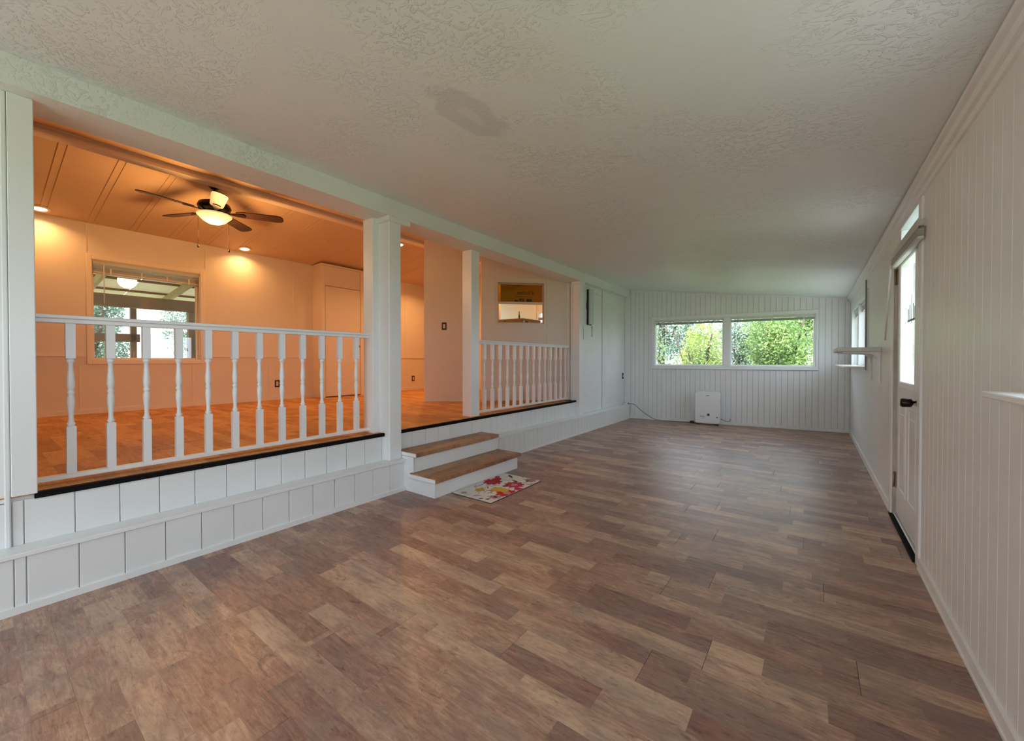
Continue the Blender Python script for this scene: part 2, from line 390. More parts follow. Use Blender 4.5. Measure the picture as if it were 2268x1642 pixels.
# ------------------------------------------------------------------ end wall (boards, turned by BA)
def bwbox(name, u0, u1, z0, z1, d0, d1, m, parent, bev=0.003):
    """u along the end wall from its corner, d in front of (+) or behind (-) its face"""
    c = BW0 + BD * (u0 + u1) / 2; nrm = Vector((BD.y, -BD.x)); c = c + nrm * (d0 + d1) / 2
    hx, hy = (u1 - u0) / 2, abs(d1 - d0) / 2
    return box(name, c.x - hx, c.x + hx, c.y - hy, c.y + hy, z0, z1, m, parent, bev, BA)
def bu(x): return (x + 3.05) / BD.x
BU = [(bu(-2.472), bu(-1.284)), (bu(-1.184), bu(0.052))]; BZ = (1.058, 1.945)
UEND = bu(XR)
core = []
for (a, b, z0, z1) in [(-0.02, BU[0][0], 0, 2.62), (BU[0][1], BU[1][0], 0, 2.62), (BU[1][1], UEND + 0.1, 0, 2.62), (BU[0][0], BU[0][1], 0, BZ[0]), (BU[0][0], BU[0][1], BZ[1], 2.62), (BU[1][0], BU[1][1], 0, BZ[0]), (BU[1][0], BU[1][1], BZ[1], 2.62)]:
    core.append((a, b, 0.012, 0.12, z0, z1))
v, f = [], []
for (a, b, d0, d1, z0, z1) in core:
    k = len(v)
    for u in (a, b):
        for d in (d0, d1):
            for z in (z0, z1):
                p = BW0 + BD * u - Vector((BD.y, -BD.x)) * d; v.append((p.x, p.y, min(z, zc(p.x) + 0.05)))
    f += [tuple(k + i for i in q) for q in BOXF]
wb = mesh('wall_back', v, f, SHELL); struct(wb, 'white grooved board end wall with the double window', 'wall')
u = 0.125; bw = 0.0845
bwbox('board', 0.002, 0.122, 0, zc(-2.99) - 0.003, -0.013, 0.0, WHITE, wb)
while u < UEND - 0.01:
    e = min(u + bw, UEND); x = BW0.x + BD.x * e; top = zc(x) - 0.002
    T0_, T1_ = bu(-2.533), bu(0.086)
    if e > T0_ and u < T1_:
        if u < T0_: bwbox('board', u + 0.0014, T0_ + 0.01, BZ[0] - 0.06, BZ[1] + 0.055, -0.013, 0, WHITE, wb)
        if e > T1_: bwbox('board', T1_ - 0.01, e - 0.0014, BZ[0] - 0.06, BZ[1] + 0.055, -0.013, 0, WHITE, wb)
        bwbox('board', u + 0.0014, e - 0.0014, 0, BZ[0] - 0.06, -0.013, 0, WHITE, wb); bwbox('board', u + 0.0014, e - 0.0014, BZ[1] + 0.055, top, -0.013, 0, WHITE, wb)
    else: bwbox('board', u + 0.0014, e - 0.0014, 0, top, -0.013, 0, WHITE, wb)
    u += bw
bb = bwbox('baseboard_back', 0.11, UEND - 0.01, 0, 0.048, 0.0, 0.012, TRIM, None); struct(bb, 'low white baseboard under the double window', 'baseboard')
tb = prism('trim_3', [(0, 0), (0.016, 0), (0.016, 0.022), (0, 0.022)], 'x', 0, 1, TRIM)   # slim strip where ceiling meets the end wall
c0 = BW0 + BD * 0.14; c1 = BW0 + BD * (UEND - 0.05); nb = Vector((BD.y, -BD.x))
vv = []
for c, in ((c0,), (c1,)):
    for (dd, dz) in ((0, -0.02), (0.016, -0.02), (0.016, 0.0), (0, 0.0)):
        p = c + nb * dd; vv.append((p.x, p.y, zc(p.x) + dz - 0.001))
tb.data.clear_geometry(); tb.data.from_pydata(vv, [], [(0, 1, 2, 3), (7, 6, 5, 4), (0, 4, 5, 1), (1, 5, 6, 2), (2, 6, 7, 3), (3, 7, 4, 0)]); tb.location = (0, 0, 0); LOC[tb.name] = Vector()
struct(tb, 'slim grey-white strip where the ceiling meets the end wall', 'trim')
# double window
wn = link(bpy.data.objects.new('window_1', None), (BW0.x + BD.x * 1.6, BW0.y + BD.y * 1.6, BZ[0])); struct(wn, 'double window in the end wall with raised blinds', 'window')
T0, T1 = bu(-2.533), bu(0.086)
bwbox('casing', T0, T1, BZ[1], BZ[1] + 0.06, 0, 0.016, TRIM, wn); bwbox('casing', T0, T1, BZ[0] - 0.055, BZ[0], 0, 0.016, TRIM, wn)
bwbox('casing', T0, BU[0][0], BZ[0], BZ[1], 0, 0.016, TRIM, wn); bwbox('casing', BU[1][1], T1, BZ[0], BZ[1], 0, 0.016, TRIM, wn)
bwbox('mullion', BU[0][1], BU[1][0], BZ[0], BZ[1], 0, 0.016, TRIM, wn); bwbox('window_sill', T0 - 0.0, T1, BZ[0] - 0.058, BZ[0] - 0.046, 0.0, 0.03, TRIM, wn)
for (a, b) in BU:
    for (u0, u1, z0, z1) in ((a, a + 0.025, *BZ), (b - 0.025, b, *BZ), (a, b, BZ[0], BZ[0] + 0.03), (a, b, BZ[1] - 0.025, BZ[1])):
        bwbox('sash_frame', u0, u1, z0, z1, -0.10, -0.055, VINYL, wn)
    for (u0, u1, z0, z1) in ((a, a + 0.01, *BZ), (b - 0.01, b, *BZ), (a, b, BZ[0], BZ[0] + 0.01), (a, b, BZ[1] - 0.01, BZ[1])):
        bwbox('reveal', u0, u1, z0, z1, -0.12, 0.0, TRIM, wn, 0)
    bwbox('pane', a + 0.02, b - 0.02, BZ[0] + 0.02, BZ[1] - 0.02, -0.080, -0.076, GLASS, wn, 0)
def blind_bw(a, b, label):
    c = BW0 + BD * (a + b) / 2
    t = thing('window_blind', label, 'blind', (c.x, c.y, BZ[1] - 0.09), 'raised blinds in the double window')
    bwbox('headrail', a + 0.012, b - 0.012, BZ[1] - 0.045, BZ[1] - 0.012, -0.048, -0.012, BLINDM, t)
    for k in range(5): bwbox('slat', a + 0.016, b - 0.016, BZ[1] - 0.056 - 0.006 * k, BZ[1] - 0.052 - 0.006 * k, -0.045, -0.018, BLINDD, t, 0)
    bwbox('bottom_rail', a + 0.016, b - 0.016, BZ[1] - 0.094, BZ[1] - 0.082, -0.046, -0.017, BLINDD, t)
    for k in (0.1, 0.5, 0.86): bwbox('clip', a + (b - a) * k, a + (b - a) * k + 0.022, BZ[1] - 0.09, BZ[1] - 0.045, -0.018, -0.012, BLINDM, t)
    p = c - BD * ((b - a) / 2 - 0.075) + Vector((BD.y, -BD.x)) * -0.010
    tube('wand', [(p.x, p.y, BZ[1] - 0.03), (p.x, p.y, BZ[0] + 0.10)], 0.0045, GREYC, t)
blind_bw(*BU[0], 'raised mini blind across the top of the narrower end-wall pane')
blind_bw(*BU[1], 'raised mini blind across the top of the wider end-wall pane')

# ------------------------------------------------------------------ platform edge: boarded risers with a ledge between
wp = boxes('wall_platform', [(-3.14, XL - 0.013, YB, 7.95, 0.0, 0.26), (-3.14, XU - 0.013, YB, 7.95, 0.26, UP - 0.006)], SHELL)
struct(wp, 'white boarded riser below the raised floor, with a ledge', 'wall')
def riser(y0, y1, lower=True, upper=True):
    if lower: box('board', XL - 0.013, XL, y0 + 0.0018, y1 - 0.0018, 0.0, 0.259, WHITE, wp, 0.0025)
    if upper: box('board', XU - 0.013, XU, y0 + 0.0018, y1 - 0.0018, 0.28, UP - 0.024, WHITE, wp, 0.0025)
riser(-1.6, -0.6); riser(YB, -1.6); riser(-0.6, 0.12); riser(0.12, 0.157); y = 0.157
while y < 3.55:
    riser(y, y + 0.1685, not (2.33 < y < 3.2)); y += 0.1685
while y < 7.9:
    e = min(y + 0.1055, 7.945); riser(y, e, True, e < 5.98); y += 0.1055
box('ledge', XU - 0.005, XL + 0.018, YB, 2.42, 0.259, 0.281, TRIM, wp, 0.003); box('ledge', XU - 0.005, XL + 0.018, 3.52, 7.945, 0.259, 0.281, TRIM, wp, 0.003)
bl = boxes('baseboard_left', [(XL, XL + 0.011, YB, 2.36, 0, 0.034), (XL, XL + 0.011, 3.53, 7.95, 0, 0.034)], TRIM); struct(bl, 'white baseboard strip along the boarded riser', 'baseboard')
nz = boxes('trim_4', [(XU - 0.02, XU + 0.012, 0.19, 2.20, UP - 0.026, UP + 0.003), (XU - 0.02, XU + 0.012, 2.34, 5.83, UP - 0.026, UP + 0.003)], BLACK); struct(nz, 'black nosing strip along the edge of the raised floor', 'trim')

# ------------------------------------------------------------------ header beam and posts
hb = prism('beam', [(-3.235, 2.43), (-2.95, 2.43), (-2.95, zc(-2.95) + 0.02), (-3.12, zc(-2.95) + 0.03), (-3.12, zu(-3.2) + 0.02), (-3.235, zu(-3.2) + 0.02)], 'y', YB, 7.93, CEIL); struct(hb, 'long white stucco header beam over the openings', 'beam')
for a, b in ((0.0, 0),): pass
wl = boxes('wall_left', [(-3.16, XU, YB - 0.1, 0.118, UP - 0.03, 2.43)], ROUGHW); struct(wl, 'strip of painted rough plywood wall beside the first post', 'wall')
po = box('post', -3.2, -3.032, 0.118, 0.2, UP, 2.43, TRIM, None, 0.003); struct(po, 'flat white post at the near end of the long railing', 'post')
box('corner_bead', -3.05, -3.036, 0.098, 0.116, 0.281, 2.43, TRIM, po, 0.004)
ip = box('post', -3.262, -3.118, 2.14, 2.26, UP, 2.43, TRIM, None, 0.003); struct(ip, 'white inner post that carries the far end of the long railing', 'post')
fc = box('column', -3.137, -2.975, 2.205, 2.335, 0.281, 2.40, ROUGHW, None, 0.006); struct(fc, 'white plastered column standing on the ledge beside the steps', 'column')
box('column_capital', -3.14, -2.945, 2.18, 2.42, 2.385, 2.432, ROUGHW, fc, 0.006)
box('column_foot', -3.05, XL + 0.006, 2.33, 2.40, 0.0, 0.262, ROUGHW, fc, 0.004)
p2 = box('post', -3.262, -3.12, 3.43, 3.568, UP, 2.43, TRIM, None, 0.003); struct(p2, 'white square post between the step opening and the short railing', 'post')
p3 = box('post', -3.11, -2.992, 5.845, 5.965, 0.281, 2.43, TRIM, None, 0.003); struct(p3, 'white post at the far end of the short railing', 'post')
box('post_cap', -3.12, -2.955, 5.825, 5.985, 2.39, 2.432, TRIM, p3, 0.003); box('stop_strip', -3.135, -3.11, 5.83, 5.855, UP, 2.40, TRIM, p3, 0.002)

# ------------------------------------------------------------------ solid wall between the short railing and the end wall
wf = boxes('wall_left_far', [(-3.16, XU - 0.014, 5.965, 7.95, 0.28, 2.43)], SHELL); struct(wf, 'white panelled wall beyond the short railing', 'wall')
box('panel', XU - 0.014, XU, 5.967, 6.83, 0.283, 2.33, WHITE, wf, 0.003); box('panel', XU - 0.014, XU, 5.967, 6.83, 2.335, 2.43, WHITE, wf, 0.003)
box('batten', XU - 0.014, XU - 0.004, 6.83, 6.862, 0.283, 2.43, mat('grey_seam_paint', (0.40, 0.42, 0.41), 0.6), wf)
y = 6.864; wv = 0.0665
while y < 7.94:
    e = min(y + wv, 7.944); box('board', XU - 0.014, XU, y + 0.002, e - 0.002, 0.283, 2.43, WHITE, wf, 0.003); y += wv

# ------------------------------------------------------------------ balustrades
BAL_H = (0.56, 1.372)
def baluster_mesh():
    """square ends and a turned middle, one mesh"""
    a, L = 0.0185, BAL_H[1] - BAL_H[0]; v, f = [], []
    def sq(z0, z1):
        k = len(v)
        c = 0.0025
        for z, s in ((z0, a - c), (z0 + c, a), (z1 - c, a), (z1, a - c)):
            v.extend([(-s, -s, z), (s, -s, z), (s, s, z), (-s, s, z)])
        for i in range(3):
            for j in range(4): f.append((k + 4 * i + j, k + 4 * i + (j + 1) % 4, k + 4 * i + 4 + (j + 1) % 4, k + 4 * i + 4 + j))
        f.append((k + 3, k + 2, k + 1, k)); f.append((k + 12, k + 13, k + 14, k + 15))
    z1, z2 = 0.255, 0.618
    sq(0, z1); sq(z2, L)
    prof = [(0.012, z1 - 0.003), (0.013, z1 + 0.004), (0.0175, z1 + 0.010), (0.0175, z1 + 0.016), (0.0125, z1 + 0.022), (0.0105, z1 + 0.045), (0.013, z1 + 0.085), (0.0165, z1 + 0.118), (0.0170, z1 + 0.140), (0.0145, z1 + 0.160), (0.0115, z1 + 0.168),
            (0.0125, z1 + 0.171), (0.0170, z1 + 0.180), (0.0125, z1 + 0.190), (0.0115, z1 + 0.193), (0.0145, z1 + 0.202), (0.0172, z1 + 0.222), (0.0166, z1 + 0.246), (0.0130, z1 + 0.285), (0.0105, z1 + 0.325), (0.0125, z1 + 0.340), (0.0175, z1 + 0.346), (0.0175, z1 + 0.353), (0.0135, z1 + 0.359), (0.012, z2 + 0.003)]
    k = len(v); lv, lf = lathe_data(prof, 14); v += lv; f += [tuple(k + i for i in q) for q in lf]
    me = bpy.data.meshes.new('baluster'); me.from_pydata(v, [], f); me.materials.append(TRIM)
    sm = [False] * 22 if False else [len(p.vertices) == 4 and p.index >= 28 for p in me.polygons]
    me.polygons.foreach_set('use_smooth', sm); return me
BME = baluster_mesh(); XB = -3.2
def railing(label, y0, y1, ys):
    t = thing('railing', label, 'railing', (XB, (y0 + y1) / 2, UP))
    box('handrail', XB - 0.045, XB + 0.045, y0, y1, 1.388, 1.408, TRIM, t, 0.004)
    box('under_rail', XB - 0.028, XB + 0.028, y0, y1, 1.366, 1.389, TRIM, t, 0.003)
    box('bottom_rail', XB - 0.025, XB + 0.025, y0, y1, 0.538, 0.561, TRIM, t, 0.003)
    for yy in ys: link(bpy.data.objects.new('baluster', BME), (XB, yy, BAL_H[0]), None, t)
railing('long white railing of twelve turned balusters between post and column', 0.201, 2.142, [0.330 + 0.1541 * k for k in range(12)])
railing('shorter white railing of slim turned balusters in front of the pass-through window', 3.567, 5.83, [3.747 + 0.1548 * k for k in range(14)])

# ------------------------------------------------------------------ steps
st = thing('steps', 'two white steps with brown wood treads up to the raised floor', 'steps', (-2.8, 2.93, 0))
box('riser', -2.565, -2.545, 2.338, 3.53, 0, 0.135, TRIM, st, 0.002); box('riser', -2.84, -2.82, 2.338, 3.505, 0.173, 0.308, TRIM, st, 0.002)
prism('stringer', [(XL, 0.0), (-2.547, 0.0), (-2.547, 0.135), (-2.82, 0.135), (-2.82, 0.308), (-3.048, 0.308), (-3.048, 0.282), (XL, 0.282)], 'y', 2.34, 2.362, ROUGHW, st)
prism('stringer', [(XL, 0.0), (-2.547, 0.0), (-2.547, 0.135), (-2.82, 0.135), (-2.82, 0.308), (-3.048, 0.308), (-3.048, 0.282), (XL, 0.282)], 'y', 3.50, 3.528, ROUGHW, st)
for (x0, x1, y0, y1, zt) in ((-2.84, -2.502, 2.305, 3.535, 0.175), (-3.046, -2.785, 2.338, 3.512, 0.348)):
    tr = box('tread', x0, x1, y0 + 0.006, y1, zt - 0.038, zt, TREAD, st, 0.005, seg=2)
    box('tread_end', x0 + 0.002, x1 - 0.004, y0, y0 + 0.0065, zt - 0.037, zt - 0.006, TRIM, tr, 0.002)

# ------------------------------------------------------------------ floral mat
MX0, MX1, MY0, MY1 = -2.535, -2.088, 2.525, 3.29
mt = thing('floor_mat', 'white floral doormat with red and yellow flowers below the steps', 'mat', ((MX0 + MX1) / 2, (MY0 + MY1) / 2, 0))
box('mat_backing', MX0, MX1, MY0, MY1, 0.0003, 0.005, mat('brown_mat_backing', (0.06, 0.035, 0.03), 0.9), mt, 0.001)
box('mat_face', MX0 + 0.004, MX1 - 0.004, MY0 + 0.004, MY1 - 0.004, 0.005, 0.0066, mat('cream_mat_fabric', (0.74, 0.71, 0.66), 0.9, bump=0.5, bscale=300), mt)
RED = mat('mat_red', (0.62, 0.015, 0.03), 0.9, var=0.4); PINK = mat('mat_crimson', (0.55, 0.03, 0.12), 0.9, var=0.4); YEL = mat('mat_yellow', (0.72, 0.52, 0.05), 0.9, var=0.4)
VIO = mat('mat_violet', (0.16, 0.14, 0.28), 0.9); DKB = mat('mat_dark_brown', (0.045, 0.022, 0.022), 0.9); PALE = mat('mat_dusty_pink', (0.50, 0.30, 0.30), 0.9, var=0.3); GRY = mat('mat_grey_leaf', (0.30, 0.31, 0.32), 0.9, var=0.4)
def mp(a, b): return MX0 + (MX1 - MX0) * a, MY0 + (MY1 - MY0) * b     # a: from the step outwards, b: along the mat
def flat(name, pts, z, m):
    c = np.mean(np.array(pts), axis=0); n = len(pts)
    v = [(p[0] - c[0], p[1] - c[1], 0) for p in pts] + [(p[0] - c[0], p[1] - c[1], 0.0006) for p in pts]
    f = [tuple(range(n - 1, -1, -1)), tuple(range(n, 2 * n))] + [(i, (i + 1) % n, n + (i + 1) % n, n + i) for i in range(n)]
    return mesh(name, v, f, m, (c[0], c[1], z), mt)
def flower(a, b, r, m, petals, heart, layer=0.0066):
    x, y = mp(a, b); pts = []
    for k in range(petals * 6):
        q = 2 * math.pi * k / (petals * 6); s = 0.72 + 0.28 * abs(math.cos(q * petals / 2)) + random.uniform(-.05, .05)
        pts.append((min(max(x + r * s * math.cos(q), MX0 + .005), MX1 - .005), min(max(y + r * s * math.sin(q), MY0 + .005), MY1 - .005)))
    flat('printed_flower', pts, layer, m)
    hp = [(x + r * 0.3 * (1 + .2 * (k % 2)) * math.cos(2 * math.pi * k / 12), y + r * 0.3 * (1 + .2 * (k % 2)) * math.sin(2 * math.pi * k / 12)) for k in range(12)]
    hp = [(min(max(px, MX0 + .005), MX1 - .005), min(max(py, MY0 + .005), MY1 - .005)) for px, py in hp]
    flat('flower_heart', hp, layer + 0.0006, heart)
def sprig(a, b, ang, L, w, m, layer=0.0066):
    x, y = mp(a, b); c, s = math.cos(ang), math.sin(ang); pts = []
    for t, o in ((0, 0), (.3, .8), (.6, 1), (.85, .5), (1, 0), (.85, -.5), (.6, -1), (.3, -.8)):
        px, py = x + c * L * t - s * w * o, y + s * L * t + c * w * o
        pts.append((min(max(px, MX0 + .004), MX1 - .004), min(max(py, MY0 + .004), MY1 - .004)))
    flat('printed_leaf', pts, layer, m)
flower(0.20, 0.60, 0.098, RED, 9, PINK); flower(0.16, 0.72, 0.05, RED, 5, RED, 0.0070); flower(0.70, 0.66, 0.098, PINK, 9, PALE); flower(0.90, 0.36, 0.10, RED, 9, PALE, 0.0070)
flower(0.62, 0.40, 0.07, YEL, 7, mat('mat_orange', (0.7, 0.36, 0.03), 0.9)); flower(0.74, 0.42, 0.055, YEL, 6, YEL, 0.0074); flower(0.34, 0.27, 0.05, YEL, 6, YEL); flower(0.20, 0.08, 0.03, PALE, 5, PALE)
flower(0.86, 0.18, 0.055, PALE, 6, DKB); flower(0.80, 0.93, 0.06, PALE, 7, PALE); flower(0.60, 0.55, 0.03, VIO, 5, VIO); flower(0.93, 0.56, 0.045, PINK, 6, RED); flower(0.06, 0.80, 0.03, RED, 5, PALE)
for a, b, g, L, ww, m in [(0.47, 0.05, 1.1, .06, .008, VIO), (0.66, 0.02, 1.0, .05, .009, DKB), (0.79, 0.05, 1.2, .05, .010, DKB), (0.52, 0.20, 1.8, .10, .004, GRY), (0.60, 0.20, 1.5, .09, .004, GRY), (0.45, 0.80, -0.2, .10, .012, DKB), (0.38, 0.88, 2.6, .11, .014, DKB), (0.55, 0.97, 2.2, .06, .007, DKB),
                         (0.22, 0.84, 1.2, .09, .004, GRY), (0.50, 0.66, 0.9, .08, .004, GRY), (0.86, 0.76, 0.4, .08, .012, GRY), (0.80, 0.83, 1.7, .07, .012, GRY), (0.92, 0.80, 0.8, .06, .009, GRY), (0.12, 0.30, 1.9, .07, .003, GRY), (0.35, 0.48, 0.6, .06, .005, GRY), (0.70, 0.14, 0.4, .07, .004, GRY), (0.28, 0.02, 0.9, .08, .003, GRY), (0.42, 0.36, 2.3, .06, .007, mat('mat_olive', (0.22, 0.19, 0.07), 0.9)), (0.48, 0.30, 0.5, .06, .010, MATS['mat_olive']), (0.30, 0.74, 0.3, .08, .004, GRY)]:
    sprig(a, b, g, L, ww, m)
def script(name, txt, size, m, loc, rotm, parent, shear=0.35, ext=0.0003):
    cu_ = bpy.data.curves.new(name, 'FONT'); cu_.body = txt; cu_.size = size; cu_.shear = shear; cu_.extrude = ext; cu_.align_x = 'CENTER'
    o = bpy.data.objects.new(name, cu_); COL.objects.link(o); bpy.context.view_layer.update()
    me = bpy.data.meshes.new_from_object(o); bpy.data.objects.remove(o); me.materials.clear(); me.materials.append(m); me.transform(rotm)
    return link(bpy.data.objects.new(name, me), loc, None, parent)
x, y = mp(0.17, 0.37); script('printed_script', 'Bloom', 0.042, GRY, (x, y, 0.0069), Matrix.Rotation(R(90), 4, 'Z'), mt)
x, y = mp(0.31, 0.47); script('printed_script', 'Grow', 0.038, GRY, (x, y, 0.0069), Matrix.Rotation(R(90), 4, 'Z'), mt)

random.seed(5)
for k in range(46):
    sprig(random.uniform(0.05, 0.95), random.uniform(0.03, 0.95), random.uniform(0, 6.28), random.uniform(.025, .07), random.uniform(.0015, .005), random.choice([GRY, GRY, DKB, PALE, MATS['mat_olive']]), 0.0067)
# ------------------------------------------------------------------ raised room: walls, closet, window
XW = -7.03
LWY, LWZ = (0.905, 1.99), (1.17, 2.40)
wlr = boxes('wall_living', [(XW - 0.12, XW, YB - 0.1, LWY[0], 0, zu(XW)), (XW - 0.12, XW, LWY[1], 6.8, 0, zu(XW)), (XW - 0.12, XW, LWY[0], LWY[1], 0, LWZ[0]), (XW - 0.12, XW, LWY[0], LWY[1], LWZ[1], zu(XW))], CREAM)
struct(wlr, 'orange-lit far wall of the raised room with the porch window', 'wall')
for yy in (0.862, 2.06, 3.29, 5.62, 6.12): box('seam_batten', XW, XW + 0.005, yy - 0.006, yy + 0.006, LWZ[1] + 0.09 if yy < 2.1 else 1.236, zu(XW) - 0.01, CREAMT, wlr, 0.001)
for yy in (0.80, 1.9, 2.9, 5.4): box('seam_batten', XW, XW + 0.005, yy - 0.006, yy + 0.006, UP + 0.05, 1.1, CREAMT, wlr, 0.001)
cr = boxes('trim_5', [(XW, XW + 0.013, YB, LWY[0] - 0.06, 1.214, 1.235), (XW, XW + 0.013, LWY[1] + 0.06, 3.61, 1.214, 1.235), (XW, XW + 0.013, 4.56, 6.8, 1.214, 1.235)], CREAMT); struct(cr, 'thin chair rail along the orange-lit wall', 'trim')
bs = boxes('baseboard_living', [(XW, XW + 0.013, YB, 3.61, UP, UP + 0.055), (XW, XW + 0.013, 4.56, 6.8, UP, UP + 0.055)], CREAMT); struct(bs, 'low baseboard along the orange-lit wall', 'baseboard')
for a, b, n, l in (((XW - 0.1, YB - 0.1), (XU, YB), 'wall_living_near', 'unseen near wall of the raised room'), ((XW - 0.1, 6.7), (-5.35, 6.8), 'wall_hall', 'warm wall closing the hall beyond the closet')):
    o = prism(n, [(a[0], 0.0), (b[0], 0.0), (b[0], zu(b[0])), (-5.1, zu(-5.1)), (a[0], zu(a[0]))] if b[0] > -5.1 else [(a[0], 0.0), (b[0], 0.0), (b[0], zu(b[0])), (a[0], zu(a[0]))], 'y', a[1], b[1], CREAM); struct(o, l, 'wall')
# closet
cs = thing('closet', 'built-in closet with a flat door in the corner of the raised room', 'closet', (-6.87, 4.08, UP))
tag(cs, kind='structure')
boxes('closet_body', [(XW, -6.735, 3.615, 4.56, UP, zu(-6.9) - 0.03)], CREAM, cs)
box('closet_trim', XW, -6.70, 3.60, 4.575, zu(-6.9) - 0.045, zu(-6.9) - 0.02, CREAMT, cs, 0.002)
for y0, y1 in ((3.615, 3.665), (4.345, 4.40)): box('door_casing', -6.735, -6.712, y0, y1, UP, zu(-6.9) - 0.05, CREAMT, cs, 0.002)
box('closet_transom', -6.735, -6.722, 3.67, 4.34, 2.46, zu(-6.9) - 0.055, CREAM, cs, 0.002)
dr = box('closet_door', -6.735, -6.716, 3.674, 4.339, UP + 0.02, 2.448, CREAM, cs, 0.003)
box('door_gap', -6.7355, -6.7345, 3.668, 4.345, UP + 0.004, 2.455, mat('dark_gap', (0.16, 0.09, 0.05), 0.9), cs)
lathe('knob', [(0.002, 0), (0.012, 0.002), (0.008, 0.02), (0.016, 0.03), (0.019, 0.042), (0.012, 0.052), (0.002, 0.053)], BRONZE, (-6.716, 4.285, 1.42), dr, 14, (0, R(90), 0))
# porch window (double hung)
pw = link(bpy.data.objects.new('window_2', None), (XW, 1.45, LWZ[0])); struct(pw, 'double-hung window to the covered porch, raised blind at top', 'window')
for q in ((LWY[0] - 0.045, LWY[0], LWZ[0] - 0.05, LWZ[1] + 0.05), (LWY[1], LWY[1] + 0.045, LWZ[0] - 0.05, LWZ[1] + 0.05), (LWY[0], LWY[1], LWZ[1], LWZ[1] + 0.05), (LWY[0], LWY[1], LWZ[0] - 0.05, LWZ[0])):
    box('casing', XW, XW + 0.014, q[0], q[1], q[2], q[3], CREAMT, pw, 0.003)
zm = 1.66
for x, z0, z1 in ((-0.075, LWZ[0], zm + 0.02), (-0.10, zm - 0.02, LWZ[1])):
    for q in ((LWY[0], LWY[0] + 0.03, z0, z1), (LWY[1] - 0.03, LWY[1], z0, z1), (LWY[0], LWY[1], z0, z0 + 0.03), (LWY[0], LWY[1], z1 - 0.03, z1)):
        box('sash_frame', XW + x - 0.012, XW + x + 0.012, q[0], q[1], q[2], q[3], CREAMT, pw, 0.002)
    box('pane', XW + x - 0.002, XW + x + 0.002, LWY[0] + 0.025, LWY[1] - 0.025, z0 + 0.025, z1 - 0.025, GLASSP, pw)
box('sash_lock', XW - 0.066, XW - 0.045, 1.43, 1.47, zm + 0.02, zm + 0.035, BRONZE, pw, 0.002)
for q in ((LWY[0] - 0.0, LWY[0] + 0.008, *LWZ), (LWY[1] - 0.008, LWY[1], *LWZ), (LWY[0], LWY[1], LWZ[0], LWZ[0] + 0.008), (LWY[0], LWY[1], LWZ[1] - 0.008, LWZ[1])):
    box('reveal', XW - 0.12, XW, q[0], q[1], q[2], q[3], CREAMT, pw)
pb = thing('window_blind', 'raised blind at the top of the porch window', 'blind', (XW - 0.03, 1.45, 2.2))
box('headrail', XW - 0.045, XW - 0.004, LWY[0] + 0.012, LWY[1] - 0.012, 2.345, 2.39, BLINDM, pb, 0.003)
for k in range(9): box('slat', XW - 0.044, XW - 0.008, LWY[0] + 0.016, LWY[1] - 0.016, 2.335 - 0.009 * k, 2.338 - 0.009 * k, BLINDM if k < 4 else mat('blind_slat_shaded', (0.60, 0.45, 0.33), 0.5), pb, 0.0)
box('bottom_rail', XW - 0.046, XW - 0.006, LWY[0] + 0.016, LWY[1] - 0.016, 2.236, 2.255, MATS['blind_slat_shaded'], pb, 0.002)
for k in (0.15, 0.42, 0.66, 0.88): box('clip', XW - 0.0065, XW - 0.002, LWY[0] + 1.08 * k, LWY[0] + 1.08 * k + 0.018, 2.235, 2.31, BLINDM, pb, 0.001)
tube('wand', [(XW + 0.004, 1.015, 2.36), (XW + 0.006, 1.015, 1.86)], 0.005, BLINDM, pb)

# switch and outlet plates
def plate(name, label, c, axis, lever):
    t = thing(name, label, 'switch' if lever else 'outlet', c, None)
    d = Vector(axis); a = math.atan2(d.y, d.x); x, y, z = c
    def bx(n, du, w, h, dz, m, p=t, bev=0.002):
        q = Vector((x, y)) + Vector((d.x, d.y)) * du[0]
        cx = Vector((x, y)) + Vector((d.x, d.y)) * (du[0] + du[1]) / 2; tk = (du[1] - du[0]) / 2
        return box(n, cx.x - tk, cx.x + tk, cx.y - w / 2, cx.y + w / 2, z - h / 2 + dz, z + h / 2 + dz, m, p, bev, a)
    bx('cover_plate', (0.0, 0.006), 0.074, 0.118, 0, mat('dark_plate', (0.03, 0.018, 0.012), 0.4))
    if lever: bx('rocker', (0.006, 0.011), 0.034, 0.067, 0, ALMOND)
    else: bx('receptacle', (0.006, 0.009), 0.034, 0.068, 0, ALMOND)
    for s in (-1, 1): bx('screw', (0.006, 0.0075), 0.007, 0.007, s * 0.048, BRONZE, t, 0)
plate('wall_outlet', 'black-framed outlet low on the orange-lit wall behind the long railing', (XW, 3.02, 0.785), (1, 0, 0), False)
plate('wall_outlet', 'black-framed outlet low on the hall wall past the closet', (XW, 5.83, 0.768), (1, 0, 0), False)

# ------------------------------------------------------------------ angled kitchen walls
def slab(name, p0, p1, th, z0, tops, m, parent=None, bottom=None):
    """vertical slab from plan point p0 to p1, thickness th away from the viewer, top heights per end"""
    a, b = Vector(p0), Vector(p1); d = (b - a).normalized(); n = Vector((-d.y, d.x)) * th
    q = [a, b, b + n, a + n]; v = [(p.x, p.y, z0) for p in q] + [(p.x, p.y, t) for p, t in zip(q, (tops[0], tops[1], tops[1], tops[0]))]
    c = np.mean(v, axis=0); return mesh(name, np.array(v) - c, [(3, 2, 1, 0), (4, 5, 6, 7), (0, 1, 5, 4), (1, 2, 6, 5), (2, 3, 7, 6), (3, 0, 4, 7)], m, tuple(c), parent)
S0, S1 = (-4.875, 4.266), (-4.415, 4.64)
ws = slab('wall_stub', S0, S1, 0.10, UP, (zu(S0[0]), zu(S1[0])), CREAM); struct(ws, 'short warm wall with a light switch beyond the step opening', 'wall')
